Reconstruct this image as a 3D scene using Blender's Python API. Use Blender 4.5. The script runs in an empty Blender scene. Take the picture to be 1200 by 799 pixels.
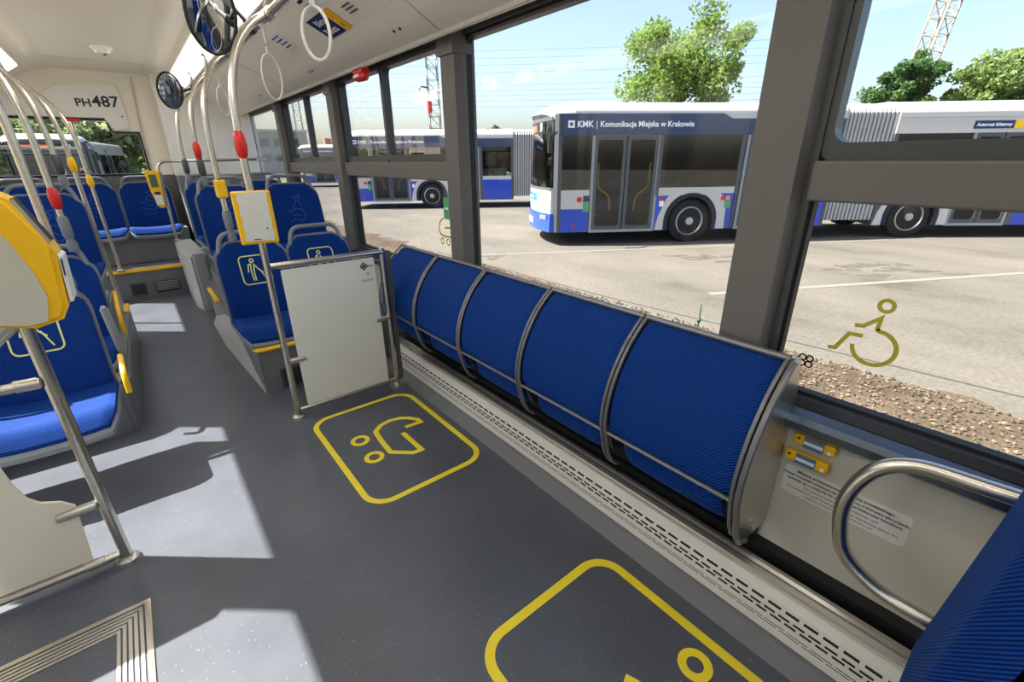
import bpy, bmesh, math, random
import numpy as np
from mathutils import Vector, Matrix
random.seed(7); rng = np.random.default_rng(7)
R = math.radians
scene = bpy.context.scene
COL = scene.collection

# ------------------------------------------------------------------ camera
CAM_Z = 1.35
yaw, pitch, roll, FPX = R(38.79), R(-22.07), R(-0.607), 526.8
fw = Vector((math.sin(yaw)*math.cos(pitch), math.cos(yaw)*math.cos(pitch), math.sin(pitch)))
rt = Vector((math.cos(yaw), -math.sin(yaw), 0)); up = rt.cross(fw)
r2 = rt*math.cos(roll)+up*math.sin(roll); u2 = up*math.cos(roll)-rt*math.sin(roll)
cam_d = bpy.data.cameras.new('camera'); cam = bpy.data.objects.new('camera', cam_d); COL.objects.link(cam)
cam_d.sensor_fit = 'HORIZONTAL'; cam_d.sensor_width = 36; cam_d.lens = FPX/1200*36
cam_d.clip_start = 0.01; cam_d.clip_end = 800
m = Matrix.Identity(4)
for i, v in enumerate((r2, u2, -fw)):
    m[0][i], m[1][i], m[2][i] = v
m.translation = Vector((0, 0, CAM_Z)); cam.matrix_world = m
scene.camera = cam

# ------------------------------------------------------------------ world, sun, exposure
SUN = Vector((-0.68, 0.59, 1.0)).normalized()
w = bpy.data.worlds.new('sky'); scene.world = w; w.use_nodes = True
nt = w.node_tree; nt.nodes.clear()
sky = nt.nodes.new('ShaderNodeTexSky'); sky.sky_type = 'NISHITA'; sky.sun_disc = False
sky.sun_elevation = math.asin(SUN.z); sky.sun_rotation = math.atan2(SUN.x, SUN.y)
sky.air_density = 1.0; sky.dust_density = 4.0; sky.ozone_density = 1.0; sky.altitude = 200
bg = nt.nodes.new('ShaderNodeBackground'); bg.inputs['Strength'].default_value = 0.21
wo = nt.nodes.new('ShaderNodeOutputWorld')
nt.links.new(sky.outputs[0], bg.inputs[0]); nt.links.new(bg.outputs[0], wo.inputs[0])
sl = bpy.data.lights.new('sun', 'SUN'); sl.energy = 13.0; sl.angle = R(0.55); sl.color = (1.0, 0.95, 0.87)
so = bpy.data.objects.new('sun', sl); COL.objects.link(so)
so.rotation_euler = SUN.to_track_quat('Z', 'Y').to_euler()
LAMP = 4.6            # emission of the ceiling light strips
vs = scene.view_settings
vs.view_transform = 'Standard'; vs.look = 'None'; vs.gamma = 1.0; vs.exposure = 0.75; vs.use_curve_mapping = False

# ------------------------------------------------------------------ materials
def lin(c):
    if isinstance(c, str):
        c = tuple(int(c[i:i+2], 16)/255 for i in (0, 2, 4))
    return tuple((x/12.92 if x <= .04045 else ((x+.055)/1.055)**2.4) for x in c)+(1,)
MATS = {}
def mat(name, col, rough=.5, metal=0., spec=.5, var=0., vscale=8., bump=0., bscale=60., coat=0., emit=None, estr=1.):
    if name in MATS: return MATS[name]
    M = bpy.data.materials.new(name); M.use_nodes = True; MATS[name] = M
    t = M.node_tree; b = t.nodes['Principled BSDF']
    c = lin(col)
    b.inputs['Base Color'].default_value = c; b.inputs['Roughness'].default_value = rough
    b.inputs['Metallic'].default_value = metal; b.inputs['Specular IOR Level'].default_value = spec
    b.inputs['Coat Weight'].default_value = coat
    tc = t.nodes.new('ShaderNodeTexCoord')
    if var > 0:
        n = t.nodes.new('ShaderNodeTexNoise'); n.inputs['Scale'].default_value = vscale; n.inputs['Detail'].default_value = 5
        t.links.new(tc.outputs['Object'], n.inputs['Vector'])
        mr = t.nodes.new('ShaderNodeMapRange'); mr.inputs[1].default_value = .3; mr.inputs[2].default_value = .7
        mr.inputs[3].default_value = 1-var; mr.inputs[4].default_value = 1+var
        t.links.new(n.outputs[0], mr.inputs[0])
        mx = t.nodes.new('ShaderNodeVectorMath'); mx.operation = 'SCALE'; mx.inputs[0].default_value = c[:3]
        t.links.new(mr.outputs[0], mx.inputs['Scale']); t.links.new(mx.outputs[0], b.inputs['Base Color'])
    if bump > 0:
        n2 = t.nodes.new('ShaderNodeTexNoise'); n2.inputs['Scale'].default_value = bscale; n2.inputs['Detail'].default_value = 4
        t.links.new(tc.outputs['Object'], n2.inputs['Vector'])
        bp = t.nodes.new('ShaderNodeBump'); bp.inputs['Strength'].default_value = bump; bp.inputs['Distance'].default_value = .01
        t.links.new(n2.outputs[0], bp.inputs['Height']); t.links.new(bp.outputs[0], b.inputs['Normal'])
    if emit:
        b.inputs['Emission Color'].default_value = lin(emit); b.inputs['Emission Strength'].default_value = estr
    return M
def glass(name, tint, refl=.08, rough=0.):
    M = bpy.data.materials.new(name); M.use_nodes = True; MATS[name] = M
    t = M.node_tree; t.nodes.clear()
    o = t.nodes.new('ShaderNodeOutputMaterial'); tr = t.nodes.new('ShaderNodeBsdfTransparent'); g = t.nodes.new('ShaderNodeBsdfGlossy')
    tr.inputs[0].default_value = tuple(tint)+(1,); g.inputs['Roughness'].default_value = rough
    f = t.nodes.new('ShaderNodeLayerWeight'); f.inputs[0].default_value = .5      # facing: same from both sides of the pane
    pw = t.nodes.new('ShaderNodeMath'); pw.operation = 'POWER'; pw.inputs[1].default_value = 5; t.links.new(f.outputs['Facing'], pw.inputs[0])
    ad = t.nodes.new('ShaderNodeMath'); ad.operation = 'MULTIPLY_ADD'; ad.inputs[1].default_value = 1-refl; ad.inputs[2].default_value = refl; ad.use_clamp = True
    t.links.new(pw.outputs[0], ad.inputs[0])
    mx = t.nodes.new('ShaderNodeMixShader'); t.links.new(ad.outputs[0], mx.inputs[0])
    t.links.new(tr.outputs[0], mx.inputs[1]); t.links.new(g.outputs[0], mx.inputs[2]); t.links.new(mx.outputs[0], o.inputs[0])
    return M
def fabric():
    M = bpy.data.materials.new('blue_fabric'); M.use_nodes = True; MATS['blue_fabric'] = M
    t = M.node_tree; b = t.nodes['Principled BSDF']; b.inputs['Roughness'].default_value = .7; b.inputs['Specular IOR Level'].default_value = .12
    b.inputs['Sheen Weight'].default_value = .12; b.inputs['Sheen Tint'].default_value = (.1, .35, 1, 1); b.inputs['Sheen Roughness'].default_value = .4
    tc = t.nodes.new('ShaderNodeTexCoord')
    def wave(rot, sc):
        mp = t.nodes.new('ShaderNodeMapping'); mp.inputs['Rotation'].default_value = rot
        t.links.new(tc.outputs['Object'], mp.inputs[0])
        wv = t.nodes.new('ShaderNodeTexWave'); wv.wave_type = 'BANDS'; wv.bands_direction = 'DIAGONAL'; wv.inputs['Scale'].default_value = sc
        wv.inputs['Distortion'].default_value = .25; wv.inputs['Detail'].default_value = 1; wv.inputs['Detail Scale'].default_value = 3
        t.links.new(mp.outputs[0], wv.inputs[0]); return wv
    wv = wave((0, 0, 0), 62)
    r = t.nodes.new('ShaderNodeValToRGB'); r.color_ramp.elements[0].position = .25; r.color_ramp.elements[1].position = .75
    r.color_ramp.elements[0].color = (.0008, .011, .085, 1); r.color_ramp.elements[1].color = (.0025, .052, .30, 1)
    t.links.new(wv.outputs[0], r.inputs[0]); t.links.new(r.outputs[0], b.inputs['Base Color'])
    bp = t.nodes.new('ShaderNodeBump'); bp.inputs['Strength'].default_value = .6; bp.inputs['Distance'].default_value = .003
    t.links.new(wv.outputs[0], bp.inputs['Height']); t.links.new(bp.outputs[0], b.inputs['Normal'])
    return M
def speckled(name, base, lo, hi, rough, speck):
    M = bpy.data.materials.new(name); M.use_nodes = True; MATS[name] = M
    t = M.node_tree; b = t.nodes['Principled BSDF']; b.inputs['Roughness'].default_value = rough
    tc = t.nodes.new('ShaderNodeTexCoord')
    n = t.nodes.new('ShaderNodeTexNoise'); n.inputs['Scale'].default_value = 3.5; n.inputs['Detail'].default_value = 6
    t.links.new(tc.outputs['Object'], n.inputs[0])
    r = t.nodes.new('ShaderNodeValToRGB'); r.color_ramp.elements[0].position = .3; r.color_ramp.elements[1].position = .7
    r.color_ramp.elements[0].color = lin(lo); r.color_ramp.elements[1].color = lin(hi); t.links.new(n.outputs[0], r.inputs[0])
    v = t.nodes.new('ShaderNodeTexVoronoi'); v.inputs['Scale'].default_value = speck; t.links.new(tc.outputs['Object'], v.inputs[0])
    lt = t.nodes.new('ShaderNodeMath'); lt.operation = 'LESS_THAN'; lt.inputs[1].default_value = .11; t.links.new(v.outputs['Distance'], lt.inputs[0])
    wn = t.nodes.new('ShaderNodeSeparateColor'); t.links.new(v.outputs['Color'], wn.inputs[0])
    gt = t.nodes.new('ShaderNodeMath'); gt.operation = 'GREATER_THAN'; gt.inputs[1].default_value = .45; t.links.new(wn.outputs[0], gt.inputs[0])
    ml = t.nodes.new('ShaderNodeMath'); ml.operation = 'MULTIPLY'; t.links.new(lt.outputs[0], ml.inputs[0]); t.links.new(gt.outputs[0], ml.inputs[1])
    m2 = t.nodes.new('ShaderNodeMath'); m2.operation = 'MULTIPLY'; m2.inputs[1].default_value = .35; t.links.new(ml.outputs[0], m2.inputs[0])
    mx = t.nodes.new('ShaderNodeMixRGB'); mx.inputs[2].default_value = lin('c9cdd4'); t.links.new(m2.outputs[0], mx.inputs[0]); t.links.new(r.outputs[0], mx.inputs[1])
    t.links.new(mx.outputs[0], b.inputs['Base Color'])
    bp = t.nodes.new('ShaderNodeBump'); bp.inputs['Strength'].default_value = .12; bp.inputs['Distance'].default_value = .002
    n3 = t.nodes.new('ShaderNodeTexNoise'); n3.inputs['Scale'].default_value = 260; t.links.new(tc.outputs['Object'], n3.inputs[0])
    t.links.new(n3.outputs[0], bp.inputs['Height']); t.links.new(bp.outputs[0], b.inputs['Normal'])
    return M
def ground_mat(name, cols, scale, bump, bscale, rough=.9):
    M = bpy.data.materials.new(name); M.use_nodes = True; MATS[name] = M
    t = M.node_tree; b = t.nodes['Principled BSDF']; b.inputs['Roughness'].default_value = rough; b.inputs['Specular IOR Level'].default_value = .2
    tc = t.nodes.new('ShaderNodeTexCoord')
    n = t.nodes.new('ShaderNodeTexNoise'); n.inputs['Scale'].default_value = scale; n.inputs['Detail'].default_value = 9; n.inputs['Roughness'].default_value = .62
    mp = t.nodes.new('ShaderNodeMapping'); mp.inputs['Scale'].default_value = (1.0, .55, 1); mp.inputs['Rotation'].default_value = (0, 0, R(-35))
    t.links.new(tc.outputs['Object'], mp.inputs[0]); t.links.new(mp.outputs[0], n.inputs[0])
    r = t.nodes.new('ShaderNodeValToRGB'); cr = r.color_ramp
    for i, (p, c) in enumerate(cols):
        e = cr.elements[i] if i < 2 else cr.elements.new(p)
        e.position = p; e.color = lin(c)
    t.links.new(n.outputs[0], r.inputs[0])
    n2 = t.nodes.new('ShaderNodeTexNoise'); n2.inputs['Scale'].default_value = bscale; n2.inputs['Detail'].default_value = 4; t.links.new(tc.outputs['Object'], n2.inputs[0])
    mr = t.nodes.new('ShaderNodeMapRange'); mr.inputs[1].default_value = .3; mr.inputs[2].default_value = .7; mr.inputs[3].default_value = .82; mr.inputs[4].default_value = 1.15
    t.links.new(n2.outputs[0], mr.inputs[0])
    mx = t.nodes.new('ShaderNodeVectorMath'); mx.operation = 'SCALE'; t.links.new(r.outputs[0], mx.inputs[0]); t.links.new(mr.outputs[0], mx.inputs['Scale'])
    t.links.new(mx.outputs[0], b.inputs['Base Color'])
    bp = t.nodes.new('ShaderNodeBump'); bp.inputs['Strength'].default_value = bump; bp.inputs['Distance'].default_value = .03
    t.links.new(n2.outputs[0], bp.inputs['Height']); t.links.new(bp.outputs[0], b.inputs['Normal'])
    return M
def translucent(name, col, f):
    M = mat(name, col, .4); t = M.node_tree; b = t.nodes['Principled BSDF']
    tl = t.nodes.new('ShaderNodeBsdfTranslucent'); tl.inputs[0].default_value = lin(col); mx = t.nodes.new('ShaderNodeMixShader'); mx.inputs[0].default_value = f
    o = t.nodes['Material Output']; t.links.new(b.outputs[0], mx.inputs[1]); t.links.new(tl.outputs[0], mx.inputs[2]); t.links.new(mx.outputs[0], o.inputs[0])
translucent('screen_cream', 'ece8d8', .35)
fabric()
glass('clear_glass', (.97, .98, .98), .008)
glass('bus_glass', (.13, .15, .16), .10)
glass('door_glass', (.62, .65, .65), .04)
glass('hazy_cover', (.9, .9, .88), .05, .2)
speckled('vinyl', '6b6e75', '4b4f57', '565a63', .36, 70)
ground_mat('concrete', [(.30, '47433d'), (.62, '645f57'), (.42, '59554e'), (.75, '6b665e')], .55, .25, 22)
ground_mat('gravel_bed', [(.3, '3d3327'), (.7, '5f5344')], 3.0, .9, 30)
mat('cream', 'f0ead8', .42, spec=.4, var=.015, vscale=2)
mat('offwhite', 'e6e6e0', .4, var=.01)
mat('panel_grey', 'c6c2b2', .4, spec=.5, var=.02, vscale=3)
mat('white_panel', 'e9e8dc', .35, var=.01)
mat('pillar_grey', '5f5d5a', .45, var=.04, vscale=6, bump=.03, bscale=120)
mat('frame_dark', '3a3c3f', .4, var=.04)
mat('rubber', '141516', .6)
mat('plat_grey', '6c6d70', .5, var=.06, vscale=9, bump=.05, bscale=90)
mat('box_grey', 'a9aba8', .45, var=.03)
mat('shell_grey', '777d84', .42, var=.03)
mat('seat_trim', '77787a', .35, metal=.5)
mat('steel', 'd2ccc0', .25, metal=1.)
mat('alu', 'c3c0b8', .3, metal=.9)
mat('sill_metal', '6f7a8a', .22, metal=.9)
mat('dark_metal', '55575a', .4, metal=.7)
mat('heater_white', 'd6d3c8', .4, var=.02)
mat('slot_dark', '1a1815', .7)
mat('yellow', 'f9c204', .38, var=.02)
mat('floor_yellow', 'ead42c', .45, var=.05, vscale=12)
mat('sign_yellow', 'd9dd84', .6)
mat('olive', 'a8a428', .5)
mat('red', 'd3221c', .35)
mat('black', '0d0e10', .35)
mat('ink', '23263a', .5)
mat('ink_black', '181818', .5)
mat('paper', 'dcdbd2', .6, var=.03, vscale=20)
mat('lcd', '59665c', .2)
mat('navy_sign', '12275e', .4)
mat('white', 'f2f2f0', .35, var=.01)
mat('mirror', 'd4dbe2', .04, metal=1.)
mat('clear_pl', 'e4e2d6', .25)
mat('label_blue', '5f7fae', .3, metal=.3)
mat('light_diffuser', 'fff6e6', .5, emit='fff9f0', estr=LAMP)
mat('bus_white', 'bfbdb8', .25, coat=.4, var=.01)
mat('bus_blue', '1c44b4', .25, coat=.4, var=.02)
mat('bus_navy', '26395c', .22, coat=.4)
mat('bus_frame', '4a4e53', .4)
mat('bus_grey', '8f9296', .4)
mat('tyre', '17181a', .8, bump=.2)
mat('rim', 'b7b5ae', .35, metal=.8)
mat('rim_dark', '55575a', .5, metal=.5)
mat('bellow', 'a9a9a6', .6, var=.08, vscale=4)
mat('bus_inner', '6f7274', .6)
mat('poster_skin', 'd59b77', .5, var=.15, vscale=3)
mat('poster_sky', 'dfe9f2', .5)
mat('poster_blue', '2d74bf', .4)
mat('sticker_green', '4da36a', .5)
mat('lime', 'd8e34a', .5)
mat('leaf_a', '748c44', .6, var=.35, vscale=.8)
mat('leaf_b', '4d6b3d', .6, var=.35, vscale=.8)
mat('leaf_c', '74894f', .6, var=.3, vscale=.8)
mat('leaf_hazed', '8d9a70', .7, var=.3, vscale=.8)  # paler leaf green, distance haze put into the colour
mat('bark', '5b4a38', .9, var=.2, bump=.6, bscale=12)
mat('grass', '5a7a35', .8, var=.3, vscale=3)
mat('mast_grey', '6b6a68', .5, metal=.3)
mat('boom_cream', 'a2937f', .5)
mat('building_grey', '8d9092', .7, var=.06)
mat('building_pale', 'c2c3c0', .7, var=.05)
mat('tile_red', '9a5b48', .7)
mat('stone_a', '68594a', .9, var=.25, vscale=40)
mat('stone_b', '463d32', .9, var=.25, vscale=40)
mat('orange_led', 'd9502a', .4, emit='e0522a', estr=.5)
mat('motif', '2a52a8', .8)
for k in ('leaf_a', 'leaf_b', 'leaf_c', 'leaf_hazed'):
    t = MATS[k].node_tree; b = t.nodes['Principled BSDF']; b.inputs['Specular IOR Level'].default_value = .2
    tl = t.nodes.new('ShaderNodeBsdfTranslucent'); mx = t.nodes.new('ShaderNodeMixShader'); mx.inputs[0].default_value = .45
    src = b.inputs['Base Color'].links[0].from_socket; t.links.new(src, tl.inputs[0])
    o = t.nodes['Material Output']; t.links.new(b.outputs[0], mx.inputs[1]); t.links.new(tl.outputs[0], mx.inputs[2]); t.links.new(mx.outputs[0], o.inputs[0])

# ------------------------------------------------------------------ mesh helpers
def new_mesh(name, bm, matname, smooth=False):
    bmesh.ops.recalc_face_normals(bm, faces=bm.faces)
    me = bpy.data.meshes.new(name); bm.to_mesh(me); bm.free()
    if matname: me.materials.append(MATS[matname])
    if smooth:
        me.polygons.foreach_set('use_smooth', [True]*len(me.polygons))
        try: me.set_sharp_from_angle(angle=R(40))
        except Exception: pass
    return me
def obj(name, bm, matname=None, parent=None, smooth=False, label=None, cat=None, group=None, kind=None, loc=None, rot=None):
    me = bm if isinstance(bm, bpy.types.Mesh) else new_mesh(name, bm, matname, smooth)
    o = bpy.data.objects.new(name, me); COL.objects.link(o)
    if parent: o.parent = parent
    if loc is not None: o.location = loc
    if rot is not None: o.rotation_euler = rot
    return tag(o, label, cat, group, kind)
def tag(o, label=None, cat=None, group=None, kind=None):
    if label: o['label'] = label
    if cat: o['category'] = cat
    if group: o['group'] = group
    if kind: o['kind'] = kind
    return o
def empty(name, loc=(0, 0, 0), rz=0, label=None, cat=None, group=None, kind=None):
    o = bpy.data.objects.new(name, None); COL.objects.link(o); o.empty_display_size = .1
    o.location = loc; o.rotation_euler = (0, 0, rz)
    return tag(o, label, cat, group, kind)
def copy_tree(o, parent=None):
    c = o.copy(); COL.objects.link(c)
    if parent: c.parent = parent
    for ch in list(o.children): copy_tree(ch, c)
    return c
def NB(): return bmesh.new()
def box(bm, x0, x1, y0, y1, z0, z1, bev=0, seg=2):
    r = bmesh.ops.create_cube(bm, size=1)
    vs_ = r['verts']
    for v in vs_:
        v.co = Vector(((x0+x1)/2+v.co.x*(x1-x0), (y0+y1)/2+v.co.y*(y1-y0), (z0+z1)/2+v.co.z*(z1-z0)))
    if bev:
        es = list({e for v in vs_ for e in v.link_edges})
        bmesh.ops.bevel(bm, geom=es, offset=bev, segments=seg, affect='EDGES', profile=.5)
    return bm
def bx(*a, **k): return box(NB(), *a, **k)
def fillet(pts, rad, n=6):
    pts = [Vector(p) for p in pts]; out = [pts[0]]
    for i in range(1, len(pts)-1):
        a, b, c = pts[i-1], pts[i], pts[i+1]
        d1 = (a-b); d2 = (c-b); rr = min(rad, d1.length*.49, d2.length*.49)
        p1 = b+d1.normalized()*rr; p2 = b+d2.normalized()*rr
        for k in range(n+1):
            t = k/n; out.append(p1*(1-t)**2+b*2*t*(1-t)+p2*t*t)
    out.append(pts[-1]); return out
def tube(bm, pts, r, seg=10, cap=True, flat=None):
    pts = [Vector(p) for p in pts]; n = len(pts); rings = []
    T = [(pts[min(i+1, n-1)]-pts[max(i-1, 0)]).normalized() for i in range(n)]
    ref = Vector((0, 0, 1)) if abs(T[0].z) < .9 else Vector((1, 0, 0))
    N = (ref-T[0]*ref.dot(T[0])).normalized()
    for i in range(n):
        N = (N-T[i]*N.dot(T[i])).normalized(); B = T[i].cross(N)
        rr = r[i] if isinstance(r, (list, tuple)) else r
        ra, rb = (rr, rr) if flat is None else (rr, rr*flat)
        rings.append([bm.verts.new(pts[i]+N*math.cos(2*math.pi*k/seg)*ra+B*math.sin(2*math.pi*k/seg)*rb) for k in range(seg)])
    for i in range(n-1):
        for k in range(seg):
            bm.faces.new((rings[i][k], rings[i][(k+1) % seg], rings[i+1][(k+1) % seg], rings[i+1][k]))
    if cap:
        bm.faces.new(rings[0][::-1]); bm.faces.new(rings[-1])
    return bm
def tb(pts, r, seg=10, **k): return tube(NB(), pts, r, seg, **k)
def prism(bm, pts2, f, d0, d1):
    """extrude the 2D polygon; f(a,b,d) -> 3D"""
    A = [bm.verts.new(f(a, b, d0)) for a, b in pts2]; B = [bm.verts.new(f(a, b, d1)) for a, b in pts2]
    n = len(pts2)
    for i in range(n): bm.faces.new((A[i], A[(i+1) % n], B[(i+1) % n], B[i]))
    fa = bm.faces.new(A[::-1]); fb = bm.faces.new(B)
    return bm
def pm(pts2, f, d0, d1): return prism(NB(), pts2, f, d0, d1)
XY = lambda a, b, d: Vector((a, b, d))
XZ = lambda a, b, d: Vector((a, d, b))
YZ = lambda a, b, d: Vector((d, a, b))
def rrect(x0, x1, y0, y1, r, n=5):
    out = []
    for cx, cy, a0 in ((x1-r, y1-r, 0), (x0+r, y1-r, 90), (x0+r, y0+r, 180), (x1-r, y0+r, 270)):
        for k in range(n+1):
            a = R(a0+90*k/n); out.append((cx+r*math.cos(a), cy+r*math.sin(a)))
    return out
def ring_frame(bm, outer, inner, f, d0, d1):
    n = len(outer)
    vo0 = [bm.verts.new(f(a, b, d0)) for a, b in outer]; vi0 = [bm.verts.new(f(a, b, d0)) for a, b in inner]
    vo1 = [bm.verts.new(f(a, b, d1)) for a, b in outer]; vi1 = [bm.verts.new(f(a, b, d1)) for a, b in inner]
    for i in range(n):
        j = (i+1) % n
        bm.faces.new((vo0[i], vo0[j], vi0[j], vi0[i])); bm.faces.new((vo1[j], vo1[i], vi1[i], vi1[j]))
        bm.faces.new((vo0[j], vo0[i], vo1[i], vo1[j])); bm.faces.new((vi0[i], vi0[j], vi1[j], vi1[i]))
    return bm
def stroke(bm, pts, wdt, f, d0, d1, closed=False):
    """ribbon of width wdt along a 2D polyline, extruded d0..d1"""
    P = [Vector((p[0], p[1])) for p in pts]; n = len(P); L = []; Rr = []
    for i in range(n):
        if closed: a, b, c = P[i-1], P[i], P[(i+1) % n]
        else: a, b, c = P[max(i-1, 0)], P[i], P[min(i+1, n-1)]
        d1_ = (b-a); d2_ = (c-b)
        if d1_.length < 1e-9: d1_ = d2_
        if d2_.length < 1e-9: d2_ = d1_
        d1_ = d1_.normalized(); d2_ = d2_.normalized()
        n1 = Vector((-d1_.y, d1_.x)); n2 = Vector((-d2_.y, d2_.x)); mt = (n1+n2)
        if mt.length < 1e-4: mt = n1.copy()
        mt.normalize(); k = wdt/2/max(.45, mt.dot(n1))
        L.append(b+mt*k); Rr.append(b-mt*k)
    def V(p, d): return bm.verts.new(f(p.x, p.y, d))
    l0 = [V(p, d0) for p in L]; r0 = [V(p, d0) for p in Rr]; l1 = [V(p, d1) for p in L]; r1 = [V(p, d1) for p in Rr]
    rngs = range(n if closed else n-1)
    for i in rngs:
        j = (i+1) % n
        bm.faces.new((l1[i], r1[i], r1[j], l1[j])); bm.faces.new((l0[j], r0[j], r0[i], l0[i]))
        bm.faces.new((l0[i], l1[i], l1[j], l0[j])); bm.faces.new((r0[j], r1[j], r1[i], r0[i]))
    if not closed:
        bm.faces.new((l0[0], r0[0], r1[0], l1[0])); bm.faces.new((l1[-1], r1[-1], r0[-1], l0[-1]))
    return bm
def circ(cx, cy, r, n=20, a0=0, a1=360):
    full = abs(a1-a0) >= 360
    return [(cx+r*math.cos(R(a0+(a1-a0)*k/(n if full else n-1))), cy+r*math.sin(R(a0+(a1-a0)*k/(n if full else n-1)))) for k in range(n)]
def lathe(bm, c, axis, prof_, seg=28):
    c = Vector(c); ax = Vector(axis).normalized(); ref = Vector((0, 0, 1)) if abs(ax.z) < .9 else Vector((1, 0, 0)); a = ax.cross(ref).normalized(); b = ax.cross(a)
    rings = [[bm.verts.new(c+ax*h+(a*math.cos(2*math.pi*k/seg)+b*math.sin(2*math.pi*k/seg))*r) for k in range(seg)] for r, h in prof_]
    for A, B in zip(rings[:-1], rings[1:]):
        for k in range(seg): bm.faces.new((A[k], A[(k+1) % seg], B[(k+1) % seg], B[k]))
    return bm
def cyl(bm, c, axis, r, h, seg=20, r2=None):
    c = Vector(c); axis = Vector(axis).normalized()
    return tube(bm, [c-axis*h/2, c+axis*h/2], r if r2 is None else [r, r2], seg)
def text(name, s, size, origin, ua, ub, matname, parent=None, align='CENTER', bold=.0, lift=.0012, **kw):
    """flat lettering laid on a surface: ua right, ub up"""
    cu = bpy.data.curves.new('lettering', 'FONT'); cu.body = s; cu.size = size; cu.align_x = align; cu.align_y = 'CENTER'; cu.offset = bold; cu.resolution_u = 2
    to = bpy.data.objects.new('lettering', cu); COL.objects.link(to)
    dg = bpy.context.evaluated_depsgraph_get(); me = bpy.data.meshes.new_from_object(to.evaluated_get(dg))
    bpy.data.objects.remove(to); bpy.data.curves.remove(cu)
    ua = Vector(ua).normalized(); ub = Vector(ub).normalized(); nn = ua.cross(ub); o = Vector(origin)+nn*lift
    for v in me.vertices: v.co = o+ua*v.co.x+ub*v.co.y
    me.materials.clear(); me.materials.append(MATS[matname]); me.name = name
    return obj(name, me, parent=parent, **kw)
def surf(bm, fn, nu, nv, th, taper=.0):
    """closed pad: front grid fn(u,v)->(point, normal); back offset by th"""
    F = [[None]*(nv+1) for _ in range(nu+1)]; B = [[None]*(nv+1) for _ in range(nu+1)]
    for i in range(nu+1):
        for j in range(nv+1):
            p, n = fn(i/nu, j/nv); F[i][j] = bm.verts.new(p); B[i][j] = bm.verts.new(p-n*th)
    for i in range(nu):
        for j in range(nv):
            bm.faces.new((F[i][j], F[i+1][j], F[i+1][j+1], F[i][j+1])); bm.faces.new((B[i][j+1], B[i+1][j+1], B[i+1][j], B[i][j]))
    for i in range(nu):
        bm.faces.new((F[i+1][0], F[i][0], B[i][0], B[i+1][0])); bm.faces.new((F[i][nv], F[i+1][nv], B[i+1][nv], B[i][nv]))
    for j in range(nv):
        bm.faces.new((F[0][j], F[0][j+1], B[0][j+1], B[0][j])); bm.faces.new((F[nu][j+1], F[nu][j], B[nu][j], B[nu][j+1]))
    return bm

# ================================================================== THE SETTING
ST = 'structure'
XL, XR, YF, YR = -1.24, 1.36, -3.0, 7.0
CEIL = 2.25
# outside ground
GZ = -0.5
g = NB(); box(g, -60, 120, -60, 130, GZ-.2, GZ)
obj('ground', g, 'concrete', kind=ST)
# --- bus floor
obj('floor', bx(XL, XR, YF, 6.12, -.06, 0), 'vinyl', kind=ST)
fl = [o for o in COL.objects if o.name == 'floor'][0]
obj('cove_strip', pm([(1.095, 0), (1.17, 0), (1.17, .022), (1.155, .022)], lambda a, b, d: Vector((a, d, b)), YF, 6.1), 'plat_grey', fl)
# rear step with upper floor
stp = obj('floor_rear_step', bx(XL, .255, 6.11, 6.62, -.06, .30), 'plat_grey', kind=ST)
obj('step_nosing', bx(XL, .254, 6.085, 6.13, .285, .312, bev=.005), 'yellow', stp)
for (x0, x1) in ((-.235, -.105), (-.03, .19)):
    v = obj('vent_grille', ring_frame(NB(), [(x0, .165), (x1, .165), (x1, .04), (x0, .04)], [(x0+.012, .153), (x1-.012, .153), (x1-.012, .052), (x0+.012, .052)], XZ, 6.098, 6.112), 'frame_dark', stp)
    obj('grille_back', bx(x0+.01, x1-.01, 6.106, 6.111, .05, .155), 'slot_dark', v)
    n = 5
    for k in range(n):
        z = .064+k*.02
        obj('louvre', bx(x0+.012, x1-.012, 6.099, 6.106, z, z+.007), 'dark_metal' if x0 < -.1 else 'box_grey', v)
# --- ceiling: cross-section swept along the bus
prof = [(1.40, 1.918), (1.335, 1.902), (1.225, 1.854), (1.215, 1.866), (1.05, 1.955), (.80, 2.075), (.72, 2.12), (.62, 2.19), (.52, 2.235), (.40, CEIL), (-.30, CEIL), (-.42, 2.235), (-.52, 2.19), (-.62, 2.12), (-.70, 2.075),
        (-.95, 1.99), (-1.09, 1.962), (-1.10, 1.955), (-1.24, 2.005)]
top = [(-1.36, 2.115), (-1.36, 2.35), (1.48, 2.35), (1.48, 1.918)]
ce = obj('ceiling', pm(prof+top, lambda a, b, d: Vector((a, d, b)), YF, YR), 'cream', kind=ST)
# panel joints of the slanted roof lining (dark thin grooves), small screws
for yj in (1.98, 4.35):
    pts = [(1.21, 1.8655), (1.05, 1.9525), (.80, 2.0725)]
    obj('lining_seam', stroke(NB(), [(a, b) for a, b in pts], .003, lambda a, b, d: Vector((a-.0015, d, b)), yj-.002, yj+.002), 'panel_grey', ce)
# ribbed strip under the lining edge
for k in range(4):
    t0 = .12+k*.22; a = Vector((1.225, 0, 1.853)).lerp(Vector((1.335, 0, 1.901)), t0); b = Vector((1.225, 0, 1.853)).lerp(Vector((1.335, 0, 1.901)), t0+.12)
    obj('ledge_rib', bx(a.x, b.x, .2, 6.9, a.z-.003, a.z+.003), 'cream', ce)
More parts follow.
